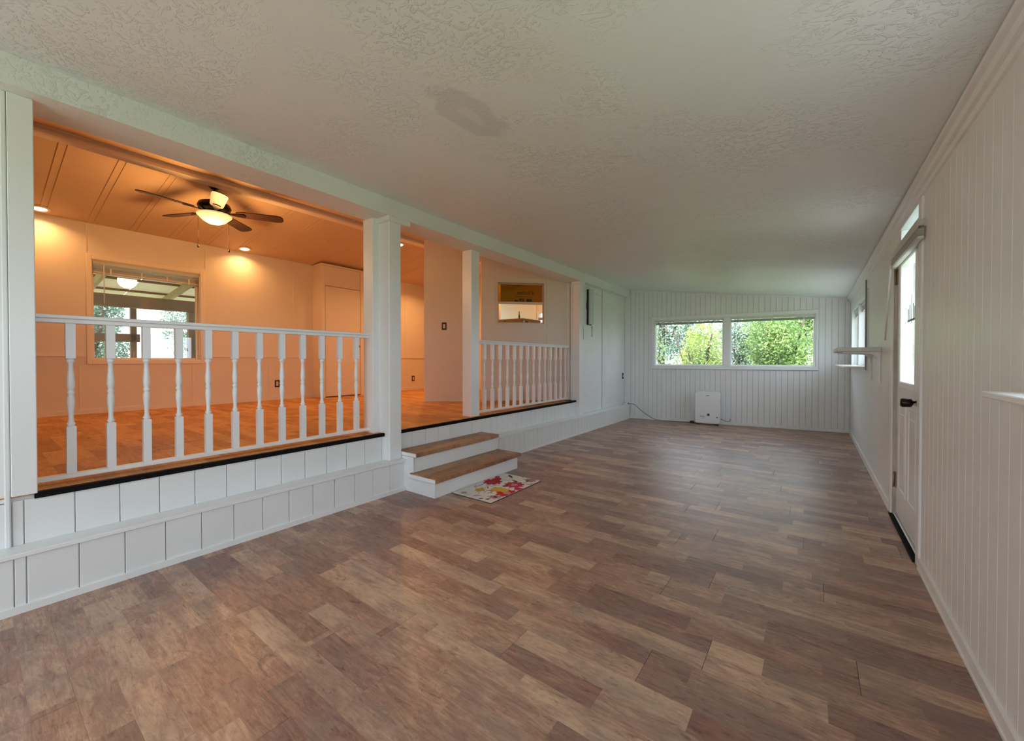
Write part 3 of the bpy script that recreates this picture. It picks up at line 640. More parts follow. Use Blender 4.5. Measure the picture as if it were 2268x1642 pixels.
sd_ = (Vector(S1) - Vector(S0)).normalized(); sn = Vector((sd_.y, -sd_.x))
def sp(u_, d_): p = Vector(S0) + sd_ * u_ + sn * d_; return (p.x, p.y)
slab('stub_baseboard', sp(0, 0.012), sp(0.593, 0.012), 0.012, UP, (UP + 0.05, UP + 0.05), CREAMT, ws)
for u0 in (-0.004, 0.585):
    slab('jamb', sp(u0, 0.004), sp(u0 + 0.012, 0.004), 0.11, UP, (2.65, 2.65), CREAMT, ws)
slab('strike_plate', sp(0.5975, -0.03), sp(0.5995, -0.03), 0.03, 1.50, (1.57, 1.57), BRONZE, ws); slab('strike_plate', sp(-0.0065, -0.03), sp(-0.0045, -0.03), 0.03, 1.50, (1.57, 1.57), BRONZE, ws)
p = sp(0.31, 0.0); plate('light_switch', 'black-framed light switch on the short warm wall past the steps', (p[0], p[1], 1.702), (sn.x, sn.y, 0), True)
KO = Vector((-4.21, 4.86)); KD = Vector((0.70711, 0.70711)); KN = Vector((0.70711, -0.70711)); KL = 1.49
def kb(name, u0, u1, z0, z1, d0, d1, m, parent, bev=0.002):
    c = KO + KD * (u0 + u1) / 2 + KN * (d0 + d1) / 2; hx, hy = (u1 - u0) / 2, abs(d1 - d0) / 2
    return box(name, c.x - hx, c.x + hx, c.y - hy, c.y + hy, z0, z1, m, parent, bev, R(45))
KU, KZ = (0.262, 1.016), (1.765, 2.41)
v, f = [], []
for (a, b, z0, z1) in ((0, KU[0], UP, 3.2), (KU[1], KL, UP, 3.2), (KU[0], KU[1], UP, KZ[0]), (KU[0], KU[1], KZ[1], 3.2)):
    k = len(v)
    for u in (a, b):
        for d in (0, -0.10):
            for z in (z0, z1):
                p = KO + KD * u + KN * d; v.append((p.x, p.y, min(z, zu(p.x))))
    f += [tuple(k + i for i in q) for q in BOXF]
wk = mesh('wall_kitchen', v, f, mat('beige_wall_paint', (0.76, 0.72, 0.66), 0.55, bump=0.08, bscale=30)); struct(wk, 'angled beige wall with the kitchen pass-through window', 'wall'); BEI = MATS['beige_wall_paint']
kb('panel_strip', 0.0, 0.222, 1.5, 2.5, 0, 0.004, BEI, wk); kb('panel_strip', 0.222, 1.062, 2.485, 2.51, 0, 0.012, BEI, wk); kb('panel_strip', 1.062, 1.10, 0.6, 2.51, 0, 0.008, BEI, wk)
kb('panel', 0.226, 1.058, UP + 0.05, 1.50, 0, 0.006, BEI, wk, 0.004); kb('baseboard', 0, KL - 0.02, UP, UP + 0.05, 0, 0.012, BEI, wk)
kb('cased_edge', 1.40, 1.435, UP, 2.42, 0, 0.014, TRIM, wk)
kw = link(bpy.data.objects.new('window_3', None), (*(KO + KD * 0.64), KZ[0])); struct(kw, 'small pass-through window to the kitchen with an amber upper pane', 'window')
kzm = 2.092
for q in ((KU[0] - 0.025, KU[0], KZ[0] - 0.02, KZ[1] + 0.02), (KU[1], KU[1] + 0.02, KZ[0] - 0.02, KZ[1] + 0.02), (KU[0], KU[1], KZ[1], KZ[1] + 0.02), (KU[0], KU[1], KZ[0] - 0.02, KZ[0])):
    kb('casing', q[0], q[1], q[2], q[3], -0.01, 0.012, BEI, kw)
for d, z0, z1 in ((-0.045, KZ[0], kzm), (-0.07, kzm - 0.004, KZ[1])):
    for q in ((KU[0], KU[0] + 0.018, z0, z1), (KU[1] - 0.018, KU[1], z0, z1), (KU[0], KU[1], z0, z0 + 0.018), (KU[0], KU[1], z1 - 0.018, z1)):
        kb('sash_frame', q[0], q[1], q[2], q[3], d - 0.012, d + 0.012, mat('tan_sash_paint', (0.55, 0.47, 0.34), 0.5), kw)
kb('meeting_rail', KU[0], KU[1], kzm - 0.012, kzm + 0.018, -0.055, -0.028, BEI, kw)
kb('pane', KU[0] + 0.015, KU[1] - 0.015, KZ[0] + 0.015, kzm - 0.015, -0.047, -0.043, GLASS, kw, 0)
kb('pane', KU[0] + 0.015, KU[1] - 0.015, kzm + 0.01, KZ[1] - 0.015, -0.072, -0.068, AMBER, kw, 0)
INK = mat('olive_brown_lettering', (0.045, 0.03, 0.006), 0.6)
rm = Matrix.Rotation(R(45), 4, 'Z') @ Matrix.Rotation(R(90), 4, 'X') @ Matrix.Scale(-1, 4, (1, 0, 0))
p = KO + KD * 0.735 + KN * -0.066; script('lettering', 'Kitchen', 0.092, INK, (p.x, p.y, 2.235), rm, kw, 0.4)
for (u0, u1, z0, z1) in ((0.545, 0.60, 2.115, 2.145), (0.62, 0.66, 2.115, 2.17), (0.675, 0.70, 2.115, 2.17), (0.74, 0.83, 2.115, 2.165), (0.56, 0.80, 2.195, 2.2)):
    kb('printed_mark', u0, u1, z0, z1, -0.0665, -0.066, INK, kw, 0)

# kitchen beyond: far wall with a small window, fridge, lamp
kf = boxes('wall_kitchen_far', [(-7.1, -5.29, 8.2, 8.32, UP - 0.1, 2.72), (-4.75, -3.1, 8.2, 8.32, UP - 0.1, 2.72), (-5.29, -4.75, 8.2, 8.32, UP - 0.1, 1.35), (-5.29, -4.75, 8.2, 8.32, 2.30, 2.72)], CREAM); struct(kf, 'cream far wall of the kitchen', 'wall')
prism('gable', [(-7.1, 2.72), (-3.1, 2.72), (-3.1, zu(-3.1)), (-5.1, zu(-5.1)), (-7.1, zu(-7.1))], 'y', 8.2, 8.32, CREAM, kf)
box('batten', -5.39, -5.345, 8.185, 8.2, UP, 2.72, CREAMT, kf, 0.003)
kx = link(bpy.data.objects.new('window_4', None), (-5.02, 8.2, 1.35)); struct(kx, 'bright kitchen window seen past the fridge', 'window')
for q in ((-5.33, -5.285, 1.3, 2.35), (-4.755, -4.71, 1.3, 2.35), (-5.29, -4.75, 2.30, 2.35), (-5.29, -4.75, 1.3, 1.35)): box('casing', q[0], q[1], 8.185, 8.2, q[2], q[3], CREAMT, kx, 0.003)
box('sash_frame', -5.03, -5.0, 8.24, 8.26, 1.35, 2.3, VINYL, kx); box('valance', -5.28, -4.76, 8.19, 8.215, 2.13, 2.19, mat('brown_valance', (0.35, 0.2, 0.12), 0.7), kx); box('pane', -5.29, -4.75, 8.262, 8.266, 1.35, 2.3, GLASS, kx)
fr = thing('refrigerator', 'dark bronze refrigerator seen through the pass-through window', 'refrigerator', (-4.95, 6.72, UP))
box('body', -5.29, -4.62, 6.59, 7.25, UP + 0.0, 2.01, FRIDGE, fr, 0.012)
box('door', -5.29, -4.62, 6.545, 6.588, UP + 0.62, 2.005, FRIDGE, fr, 0.01); box('door', -5.29, -4.62, 6.545, 6.588, UP + 0.03, UP + 0.60, FRIDGE, fr, 0.01)
box('handle', -5.03, -5.0, 6.505, 6.53, 1.5, 1.97, BLACKP, fr, 0.006)
for k, (yy, zz, h, w_, m, nm, lb) in enumerate([(6.62, 1.90, .12, .05, mat('note_white', (0.75, 0.73, 0.68), 0.7), 'paper_note', 'white paper note on the fridge side'), (6.72, 1.89, .12, .055, DKB, 'fridge_magnet', 'dark patterned magnet on the fridge side'), (6.82, 1.89, .12, .065, mat('note_yellow', (0.85, 0.62, 0.02), 0.6), 'paper_note', 'bright yellow note on the fridge side'), (6.92, 1.89, .11, .06, mat('note_pink', (0.75, 0.5, 0.55), 0.6), 'paper_note', 'pale pink note on the fridge side')]):
    tag(box(nm, -4.6195, -4.613, yy - w_ / 2, yy + w_ / 2, zz - h / 2, zz + h / 2, m, None, 0.001), lb, 'note' if 'note' in nm else 'magnet')
bt = thing('bottle', 'dark brown bottle standing on the fridge', 'bottle', (-4.76, 6.66, 2.01)); lathe('bottle_body', [(0.002, 0), (0.016, 0.001), (0.018, 0.06), (0.012, 0.08), (0.008, 0.10), (0.008, 0.13)], mat('brown_bottle', (0.05, 0.025, 0.01), 0.25), (-4.76, 6.66, 2.01), bt, 12); lathe('bottle_cap', [(0.009, 0.13), (0.0095, 0.131), (0.0095, 0.145), (0.002, 0.146)], BLACKP, (-4.76, 6.66, 2.01), bt, 12)

WARM = (1.0, 0.50, 0.17)
kl = thing('kitchen_lamp', 'round ceiling lamp in the kitchen', 'lamp', (-4.9, 7.0, zu(-4.9)))
lathe('lamp_base', [(0.002, 0.0), (0.12, 0.0), (0.13, -0.02), (0.125, -0.03)], BRONZE, (-4.9, 7.0, zu(-4.9) + 0.002), kl, 20)
lathe('lamp_bowl', [(0.12, -0.03), (0.135, -0.045), (0.11, -0.09), (0.06, -0.115), (0.002, -0.12)], emit('lamp_glass_warm', (1, 0.72, 0.38), 4.0), (-4.9, 7.0, zu(-4.9)), kl, 20)
ld = bpy.data.lights.new('kitchen_bulb', 'POINT'); ld.energy = 30; ld.color = WARM; ld.shadow_soft_size = 0.13
lo = bpy.data.objects.new('kitchen_bulb', ld); link(lo, (-4.9, 7.0, zu(-4.9) - 0.3), None, kl)

# ------------------------------------------------------------------ recessed ceiling lights
LENS = emit('lit_lens', (1, 0.84, 0.58), 14.0); RING = mat('light_trim_ring', (0.80, 0.72, 0.60), 0.4)
def downlight(x, y, label, power):
    sl = 0.13 if x < -5.1 else -0.13; z = zu(x)
    t = thing('recessed_light', label, 'light', (x, y, z), 'recessed lights of the raised room'); ry = -math.atan(sl)
    lathe('trim_ring', [(0.055, -0.004), (0.085, -0.001), (0.088, -0.008), (0.078, -0.015), (0.062, -0.016), (0.055, -0.010)], RING, (x, y, z), t, 28, (0, ry, 0))
    lathe('lens', [(0.002, -0.018), (0.035, -0.017), (0.058, -0.011), (0.060, -0.006)], LENS, (x, y, z), t, 28, (0, ry, 0))
    d = bpy.data.lights.new('bulb', 'AREA'); d.shape = 'DISK'; d.size = 0.11; d.energy = power; d.color = WARM; d.spread = R(150)
    link(bpy.data.objects.new('bulb', d), (x, y, z - 0.024), (0, ry, 0), t)
PD = 16
downlight(-6.86, 0.49, 'recessed light beside the first post, by the orange-lit wall', 8); downlight(-6.86, 2.50, 'recessed light near the ceiling fan, by the orange-lit wall', 8)
downlight(-5.37, 4.18, 'recessed light behind the plastered column, beside the ridge beam', 24)
downlight(-6.3, 5.6, 'recessed light in the hall past the closet', 24)

# ------------------------------------------------------------------ ceiling fan
FX, FY = -5.145, 1.59; FZ = 3.0
fn = thing('ceiling_fan', 'five-blade dark ceiling fan with a lit bowl lamp', 'ceiling fan', (FX, FY, 2.62))
lathe('canopy', [(0.002, 0.0), (0.072, 0.0), (0.074, -0.015), (0.060, -0.045), (0.030, -0.078), (0.018, -0.085), (0.002, -0.085)], BRONZE, (FX, FY, FZ + 0.071), fn, 24)
lathe('downrod', [(0.012, 0.0), (0.012, -0.14)], BRONZE, (FX, FY, FZ + 0.0), fn, 12)
lathe('motor_housing', [(0.012, 0.02), (0.04, 0.015), (0.09, 0.0), (0.138, -0.02), (0.152, -0.055), (0.140, -0.085), (0.095, -0.105), (0.06, -0.11), (0.002, -0.11)], BRONZE, (FX, FY, FZ - 0.14), fn, 28)
lathe('switch_housing', [(0.06, 0.0), (0.085, -0.005), (0.09, -0.03), (0.075, -0.04)], BRONZE, (FX, FY, FZ - 0.235), fn, 24)
lathe('lamp_bowl', [(0.080, 0.0), (0.150, -0.004), (0.158, -0.012), (0.155, -0.022), (0.135, -0.040), (0.128, -0.048), (0.105, -0.072), (0.06, -0.098), (0.002, -0.106)], emit('alabaster_glass_lit', (1, 0.78, 0.36), 0.95), (FX, FY, FZ - 0.268), fn, 32)
fd = bpy.data.lights.new('fan_bulb', 'POINT'); fd.energy = 58; fd.color = WARM; fd.shadow_soft_size = 0.12
link(bpy.data.objects.new('fan_bulb', fd), (FX, FY, FZ - 0.52), None, fn)
def blade_mesh():
    pts = [(0.20, -0.045), (0.24, -0.058), (0.58, -0.070), (0.625, -0.060), (0.645, -0.030), (0.648, 0.0), (0.645, 0.030), (0.625, 0.060), (0.58, 0.070), (0.24, 0.058), (0.20, 0.045)]
    n = len(pts); tw = R(-12); v = []
    for z in (-0.004, 0.004):
        for (x, y) in pts: v.append((x, y * math.cos(tw), y * math.sin(tw) + z))
    f = [tuple(range(n - 1, -1, -1)), tuple(range(n, 2 * n))] + [(i, (i + 1) % n, n + (i + 1) % n, n + i) for i in range(n)]
    me = bpy.data.meshes.new('blade'); me.from_pydata(v, [], f); me.materials.append(WALNUT); return me
def arm_mesh():
    pts = [(0.085, -0.016), (0.15, -0.014), (0.20, -0.03), (0.27, -0.034), (0.285, 0.0), (0.27, 0.034), (0.20, 0.03), (0.15, 0.014), (0.085, 0.016)]; n = len(pts); tw = R(-12); v = []
    for dz in (-0.012, -0.0045):
        for (x, y) in pts: v.append((x, y * math.cos(tw), y * math.sin(tw) + dz))
    f = [tuple(range(n - 1, -1, -1)), tuple(range(n, 2 * n))] + [(i, (i + 1) % n, n + (i + 1) % n, n + i) for i in range(n)]
    me = bpy.data.meshes.new('blade_arm'); me.from_pydata(v, [], f); me.materials.append(BRONZE); return me
bmesh_, amesh_ = blade_mesh(), arm_mesh()
for k in range(5):
    q = R(-13 + 72.5 * k)
    link(bpy.data.objects.new('blade', bmesh_), (FX, FY, 2.757), (0, 0, q), fn); link(bpy.data.objects.new('blade_arm', amesh_), (FX, FY, 2.757), (0, 0, q), fn)
for (px, py) in ((-5.20, 1.46), (-5.16, 1.727)):
    ch = tube('pull_chain', [(px, py, 2.74), (px, py, 2.39)], 0.0018, BRONZE, fn, 6)
    lathe('chain_fob', [(0.001, 0.0), (0.007, -0.008), (0.009, -0.022), (0.006, -0.034), (0.001, -0.036)], BRONZE, (px, py, 2.392), ch, 10)

# ------------------------------------------------------------------ entry door
DY0, DY1 = 3.275, 4.145
dj = link(bpy.data.objects.new('trim_6', None), (XR, 3.7, 0)); struct(dj, 'white casing and jamb around the entry door', 'trim')
box('casing', XR - 0.010, XR + 0.012, 3.165, 3.25, 0.0, 2.085, TRIM, dj, 0.004); box('casing', XR - 0.010, XR + 0.012, 4.172, 4.258, 0.0, 2.085, TRIM, dj, 0.004); 
box('jamb', XR + 0.0, 0.62, 3.25, DY0 - 0.003, 0, 2.0, TRIM, dj, 0.002); box('jamb', XR + 0.0, 0.62, DY1 + 0.004, 4.172, 0, 2.0, JAMBW, dj, 0.002)
box('head_jamb', XR - 0.006, 0.62, 3.25, 4.172, 1.965, 1.995, TRIM, dj, 0.002); box('transom_bar', XR - 0.008, 0.54, 3.25, 4.172, 2.07, 2.107, TRIM, dj, 0.002)
for y0, y1 in ((3.25, 3.29), (3.86, 4.172)): box('transom_stop', XR - 0.004, 0.54, y0, y1, 1.995, 2.07, TRIM, dj, 0.002)
box('transom_pane', 0.535, 0.54, 3.28, 3.87, 1.99, 2.075, GLASS, dj)
th = box('threshold', XR - 0.02, 0.60, 3.252, 4.17, 0.0005, 0.012, BLACK, dj, 0.002); box('threshold_strip', XR + 0.005, 0.56, 3.255, 4.165, 0.012, 0.022, ALU, dj, 0.003)
do = link(bpy.data.objects.new('door_1', None), (0.535, 3.7, 0.03)); struct(do, 'white entry door with a tall glass lite and embossed panels', 'door')
DX0, DX1 = 0.513, 0.555; LY0, LY1, LZ0, LZ1 = 3.41, 3.975, 0.995, 1.86
boxes('slab', [(DX0, DX1, DY0, LY0, 0.03, 1.962), (DX0, DX1, LY1, DY1, 0.03, 1.962), (DX0, DX1, LY0, LY1, 0.03, LZ0), (DX0, DX1, LY0, LY1, LZ1, 1.962)], TRIM, do)
for q in ((LY0 - 0.02, LY0 + 0.025, LZ0 - 0.02, LZ1 + 0.02), (LY1 - 0.025, LY1 + 0.02, LZ0 - 0.02, LZ1 + 0.02), (LY0 + 0.025, LY1 - 0.025, LZ0 - 0.02, LZ0 + 0.025), (LY0 + 0.025, LY1 - 0.025, LZ1 - 0.025, LZ1 + 0.02)):
    box('lite_frame', DX0 - 0.012, DX1 + 0.012, q[0], q[1], q[2], q[3], VINYL, do, 0.005)
box('pane', 0.532, 0.536, LY0 + 0.02, LY1 - 0.02, LZ0 + 0.02, LZ1 - 0.02, GLASS, do)
for y0, y1 in ((3.395, 3.665), (3.755, 4.025)):
    for q in ((y0, y1, 0.835, 0.86), (y0, y1, 0.23, 0.255), (y0, y0 + 0.022, 0.255, 0.835), (y1 - 0.022, y1, 0.255, 0.835)):
        box('panel_moulding', DX0 - 0.007, DX0 + 0.002, q[0], q[1], q[2], q[3], TRIM, do, 0.003)
    box('raised_panel', DX0 - 0.005, DX0 + 0.002, y0 + 0.045, y1 - 0.045, 0.30, 0.79, TRIM, do, 0.004)
# etched candelabra shape on the glass
ETCH = mat('grey_etched_glass', (0.30, 0.36, 0.37), 0.5)
ec = box('etched_motif', 0.5305, 0.5315, 3.74, 3.752, 1.42, 1.61, ETCH, do)
for dy, zt in ((-0.11, 1.43), (-0.055, 1.455), (0.055, 1.455), (0.11, 1.43)):
    box('motif_arm', 0.5305, 0.5315, 3.746 + dy - 0.012, 3.746 + dy + 0.012, 1.44, zt + 0.09, ETCH, ec); 
box('motif_arm', 0.5305, 0.5315, 3.61, 3.88, 1.43, 1.445, ETCH, ec)
for z in (1.79, 0.275):
    hg = box('hinge', XR + 0.012, DX0 + 0.004, DY1 - 0.032, DY1 + 0.03, z - 0.055, z + 0.055, STEEL, do, 0.002); tube('hinge_pin', [(XR + 0.006, DY1 + 0.002, z - 0.058), (XR + 0.006, DY1 + 0.002, z + 0.058)], 0.007, STEEL, hg)
kn = lathe('door_knob', [(0.002, 0), (0.035, 0.0), (0.034, 0.006), (0.020, 0.011), (0.0125, 0.018), (0.0125, 0.030), (0.024, 0.036), (0.026, 0.046), (0.0265, 0.075), (0.022, 0.083), (0.002, 0.085)], BRONZE, (DX0, 3.345, 0.915), do, 20, (0, R(-90), 0))
lathe('knob_rose', [(0.03, 0.0), (0.040, 0.001), (0.040, 0.004), (0.034, 0.009), (0.02, 0.0115)], mat('chrome', (0.75, 0.75, 0.76), 0.15, 1.0), (DX0 - 0.0005, 3.345, 0.915), kn, 20, (0, R(-90), 0))
db = lathe('deadbolt', [(0.002, 0), (0.032, 0.0), (0.031, 0.006), (0.014, 0.011), (0.002, 0.0115)], MATS['chrome'], (DX0, 3.345, 1.055), do, 20, (0, R(-90), 0)); box('thumb_turn', DX0 - 0.034, DX0 - 0.010, 3.339, 3.351, 1.048, 1.062, BLACKP, db, 0.002)
# door blind
dbl = thing('door_blind', 'raised mini blind hung above the entry door glass', 'blind', (0.47, 3.58, 1.85))
box('headrail', XR - 0.032, XR - 0.008, 3.10, 4.03, 1.905, 1.935, BLINDM, dbl, 0.003); box('valance', XR - 0.037, XR - 0.033, 3.10, 4.03, 1.893, 1.938, BLINDM, dbl, 0.001)
for k in range(6): box('slat', XR - 0.034, XR - 0.010, 3.105, 4.025, 1.888 - 0.0065 * k, 1.8905 - 0.0065 * k, BLINDM, dbl)
box('bottom_rail', XR - 0.036, XR - 0.008, 3.103, 4.027, 1.832, 1.850, BLINDM, dbl, 0.003)
for yy in (3.12, 4.01): box('bracket', XR - 0.01, XR + 0.005, yy - 0.015, yy + 0.015, 1.90, 1.95, BLINDM, dbl, 0.002)
tube('wand', [(XR - 0.035, 4.02, 1.86), (XR - 0.03, 4.33, 1.33)], 0.006, PLASTIC, dbl)

# ------------------------------------------------------------------ far right window, near right window, shelf
def side_window(name, label, y0, y1, z0, z1, mull, sill, sx):
    t = link(bpy.data.objects.new(name, None), (XR, (y0 + y1) / 2, z0)); struct(t, label, 'window')
    for q in ((y0 - 0.055, y0, z0 - 0.05, z1 + 0.06), (y1, y1 + 0.055, z0 - 0.05, z1 + 0.06), (y0, y1, z1, z1 + 0.055), (y0, y1, z0 - 0.05, z0)): box('casing', XR - 0.012, XR + 0.014, q[0], q[1], q[2], q[3], TRIM, t, 0.003)
    edges = [y0] + mull + [y1]
    for ym in mull: box('mullion', XR - 0.010, 0.62, ym - 0.03, ym + 0.03, z0, z1, TRIM, t, 0.003)
    for a, b in zip(edges[:-1], edges[1:]):
        a += 0.03 if a in mull else 0; b -= 0.03 if b in mull else 0
        for q in ((a, a + 0.03, z0, z1), (b - 0.03, b, z0, z1), (a, b, z0, z0 + 0.03), (a, b, z1 - 0.03, z1)): box('sash_frame', 0.56, 0.60, q[0], q[1], q[2], q[3], VINYL, t, 0.002)
        box('pane', 0.578, 0.582, a + 0.025, b - 0.025, z0 + 0.025, z1 - 0.025, GLASS, t)
    box('window_sill', sx, 0.56, sill[0], sill[1], z0 - 0.018, z0, TRIM, t, 0.003)
    return t
side_window('window_5', 'pair of windows in the door wall beyond the shelf', 5.92, 7.98, 1.10, 1.90, [6.95], (5.885, 8.02), 0.29)
side_window('window_6', 'near window in the door wall, only its sill corner in view', -0.9, 1.66, 1.08, 1.93, [0.4], (-0.95, 1.776), 0.40)
sb = thing('casing_edge', 'dark upright rod on the casing of the windows beyond the shelf', 'edging', (XR - 0.02, 5.88, 1.1)); box('edging', XR - 0.028, XR - 0.012, 5.872, 5.89, 1.06, 2.05, GREYC, sb, 0.003)  # dark strip standing in for the near edge of the window casing
for a, b, l in ((5.95, 6.92, 'nearer'), (6.98, 7.95, 'farther')):
    t = thing('window_blind', 'raised blind on the %s of the paired windows beyond the shelf' % l, 'blind', (0.54, (a + b) / 2, 1.8))
    box('headrail', 0.515, 0.55, a, b, 1.862, 1.895, BLINDM, t, 0.003); box('bottom_rail', 0.517, 0.548, a + 0.01, b - 0.01, 1.795, 1.812, BLINDD, t, 0.002)
    for k in range(6): box('slat', 0.518, 0.547, a + 0.01, b - 0.01, 1.818 + 0.007 * k, 1.8205 + 0.007 * k, BLINDM, t)
sh = thing('wall_shelf', 'white bracket shelf on the grooved wall before the far windows', 'shelf', (0.34, 5.2, 1.25))
box('shelf_board', 0.184, XR, 4.80, 5.60, 1.247, 1.285, mat('grey_white_shelf', (0.62, 0.62, 0.62), 0.45), sh, 0.004)
for yy in (4.86, 5.52):
    prism('bracket', [(XR - 0.002, 1.247), (0.23, 1.247), (0.23, 1.236), (0.43, 1.225), (0.475, 1.19), (0.482, 0.98), (XR - 0.002, 0.965)], 'y', yy - 0.011, yy + 0.011, TRIM, sh)

# ------------------------------------------------------------------ heater on the floor at the end wall, cords, outlet
hc = BW0 + BD * bu(-1.533) + Vector((BD.y, -BD.x)) * 0.145
ht = thing('space_heater', 'white rounded box heater standing on the floor at the end wall', 'heater', (hc.x, hc.y, 0))
HW, HD, HH = 0.415, 0.115, 0.585
def rbox_mesh():
    """rounded slab: outline in x-z with round corners, soft front edge"""
    r, n = 0.045, 6; out = []
    for cx, cz, a0 in ((HW / 2 - r, r, -90), (HW / 2 - r, HH - r, 0), (-HW / 2 + r, HH - r, 90), (-HW / 2 + r, r, 180)):
        for k in range(n + 1): q = R(a0 + 90 * k / n); out.append((cx + r * math.cos(q), cz + r * math.sin(q)))
    m_ = len(out); v, f = [], []; cz = HH / 2
    for (yy, s) in ((-HD / 2, 0.955), (-HD / 2 + 0.006, 0.985), (-HD / 2 + 0.016, 1.0), (HD / 2 - 0.012, 1.0), (HD / 2, 0.97)):
        for (x, z) in out: v.append((x * s, yy, cz + (z - cz) * s))
    for i in range(4):
        for k in range(m_): f.append((i * m_ + k, i * m_ + (k + 1) % m_, (i + 1) * m_ + (k + 1) % m_, (i + 1) * m_ + k))
    f.append(tuple(range(m_ - 1, -1, -1))); f.append(tuple(4 * m_ + k for k in range(m_))); return v, f
v, f = rbox_mesh(); mesh('housing', v, f, PLASTIC, (hc.x, hc.y, 0.022), ht, (0, 0, BA))
def hb_(name, u0, u1, z0, z1, d0, d1, m, parent=ht, bev=0.0):
    c = hc + BD * (u0 + u1) / 2 + Vector((BD.y, -BD.x)) * (HD / 2 + (d0 + d1) / 2); hx, hy = (u1 - u0) / 2, (d1 - d0) / 2
    return box(name, c.x - hx, c.x + hx, c.y - hy, c.y + hy, z0, z1, m, parent, bev, BA)
NAVY = mat('dark_navy_label', (0.02, 0.022, 0.045), 0.5); LG = mat('grey_print', (0.22, 0.23, 0.27), 0.6)
hb_('dark_sticker', -0.004, 0.036, 0.165, 0.205, -0.001, 0.001, NAVY); hb_('brand_plate', -0.025, 0.035, 0.522, 0.533, -0.001, 0.001, LG)  # the navy square is a plain sticker in place of a printed code
hb_('printed_label', -0.125, -0.04, 0.148, 0.158, -0.001, 0.0008, LG); hb_('printed_label', -0.12, -0.045, 0.133, 0.139, -0.001, 0.0008, mat('pale_print', (0.5, 0.5, 0.54), 0.6)); hb_('printed_label', -0.11, -0.05, 0.115, 0.120, -0.001, 0.0008, MATS['pale_print'])
hb_('indicator', 0.148, 0.166, 0.135, 0.152, -0.001, 0.001, NAVY); hb_('side_vent', 0.2075, 0.2085, 0.39, 0.50, -0.075, -0.045, NAVY)
for s in (-1, 1): hb_('foot', s * 0.15 - 0.03, s * 0.15 + 0.03, 0.0, 0.025, -0.10, -0.015, BLACKP)
tag(tube('heater_hose', [(hc.x + 0.205, hc.y + 0.06, 0.11)] + curve_pts([(hc.x + 0.23, hc.y + 0.07, 0.10), (hc.x + 0.30, hc.y + 0.05, 0.075), (hc.x + 0.36, hc.y + 0.06, 0.09), (hc.x + 0.35, hc.y + 0.07, 0.125)], 6), 0.006, GREYC), 'short dark hose curling out behind the heater', 'hose')
# plug block on floor left of heater
pk = BW0 + BD * bu(-1.80) + Vector((BD.y, -BD.x)) * 0.06
pg = thing('power_adapter', 'small black adapter on the floor beside the heater', 'adapter', (pk.x, pk.y, 0)); box('adapter_body', pk.x - 0.035, pk.x + 0.035, pk.y - 0.022, pk.y + 0.022, 0.0004, 0.038, BLACKP, pg, 0.008, BA); tube('adapter_lead', curve_pts([(pk.x + 0.03, pk.y, 0.015), (pk.x + 0.08, pk.y + 0.01, 0.006), (pk.x + 0.12, pk.y + 0.02, 0.02)], 6), 0.004, BLACKP, pg)
op = thing('wall_outlet', 'black outlet with a white lead on the panelled wall near the end wall', 'outlet', (XU, 7.84, 0.855)); box('cover_plate', XU, XU + 0.006, 7.803, 7.877, 0.795, 0.913, BLACKP, op, 0.002); box('plug', XU + 0.006, XU + 0.035, 7.825, 7.86, 0.83, 0.865, PLASTIC, op, 0.004)
tag(tube('white_lead', curve_pts([(XU + 0.035, 7.843, 0.847), (XU + 0.07, 7.86, 0.80), (XU + 0.05, 7.90, 0.60), (XU + 0.04, 7.87, 0.42), (XU + 0.03, 7.72, 0.30), (XU + 0.06, 7.70, 0.287), (XU + 0.062, 7.79, 0.288)], 8), 0.004, PLASTIC), 'white lead hanging from the black outlet to the ledge', 'cord')
ps = thing('power_strip', 'small white power strip lying on the ledge in the corner', 'power strip', (XU + 0.06, 7.87, 0.281)); box('strip_body', XU + 0.04, XU + 0.085, 7.80, 7.935, 0.281, 0.318, PLASTIC, ps, 0.004); box('socket', XU + 0.05, XU + 0.075, 7.82, 7.845, 0.318, 0.3195, BLACKP, ps); box('plug', XU + 0.075, XU + 0.11, 7.885, 7.92, 0.29, 0.315, GREYC, ps, 0.004)
e0 = (XU + 0.11, 7.90, 0.305); w1 = lambda x, d, z: (x, bwy(x) - d, z)
tag(tube('grey_power_cord', curve_pts([e0, w1(-2.84, 0.06, 0.285), w1(-2.70, 0.06, 0.17), w1(-2.52, 0.07, 0.055), w1(-2.36, 0.08, 0.009), w1(-2.1, 0.07, 0.008), w1(-1.9, 0.06, 0.008), w1(-1.84, 0.06, 0.012)], 10), 0.0065, GREYC), 'grey power cord drooping from the ledge to the floor', 'cord')

# slim box on the panelled wall
eb = thing('wall_box', 'slim pale box with a black side fixed high on the panelled wall', 'wall box', (XU, 6.34, 1.77))
box('cover', XU + 0.028, XU + 0.062, 6.235, 6.37, 1.775, 2.37, mat('pale_grey_metal', (0.62, 0.65, 0.68), 0.4), eb, 0.004); box('backing', XU, XU + 0.028, 6.225, 6.36, 1.765, 2.36, BLACKP, eb, 0.002)
box('latch', XU + 0.0, XU + 0.02, 6.21, 6.226, 2.02, 2.14, BLACKP, eb, 0.002)
pp = thing('access_panel', 'thin white cover panel with a dark slot below the slim wall box', 'panel', (XU, 6.26, 1.5)); box('cover', XU, XU + 0.012, 6.09, 6.43, 1.515, 1.758, WHITE, pp, 0.003); box('slot', XU + 0.011, XU + 0.0135, 6.39, 6.415, 1.57, 1.757, mat('shadow_slot', (0.12, 0.13, 0.12), 0.7), pp)

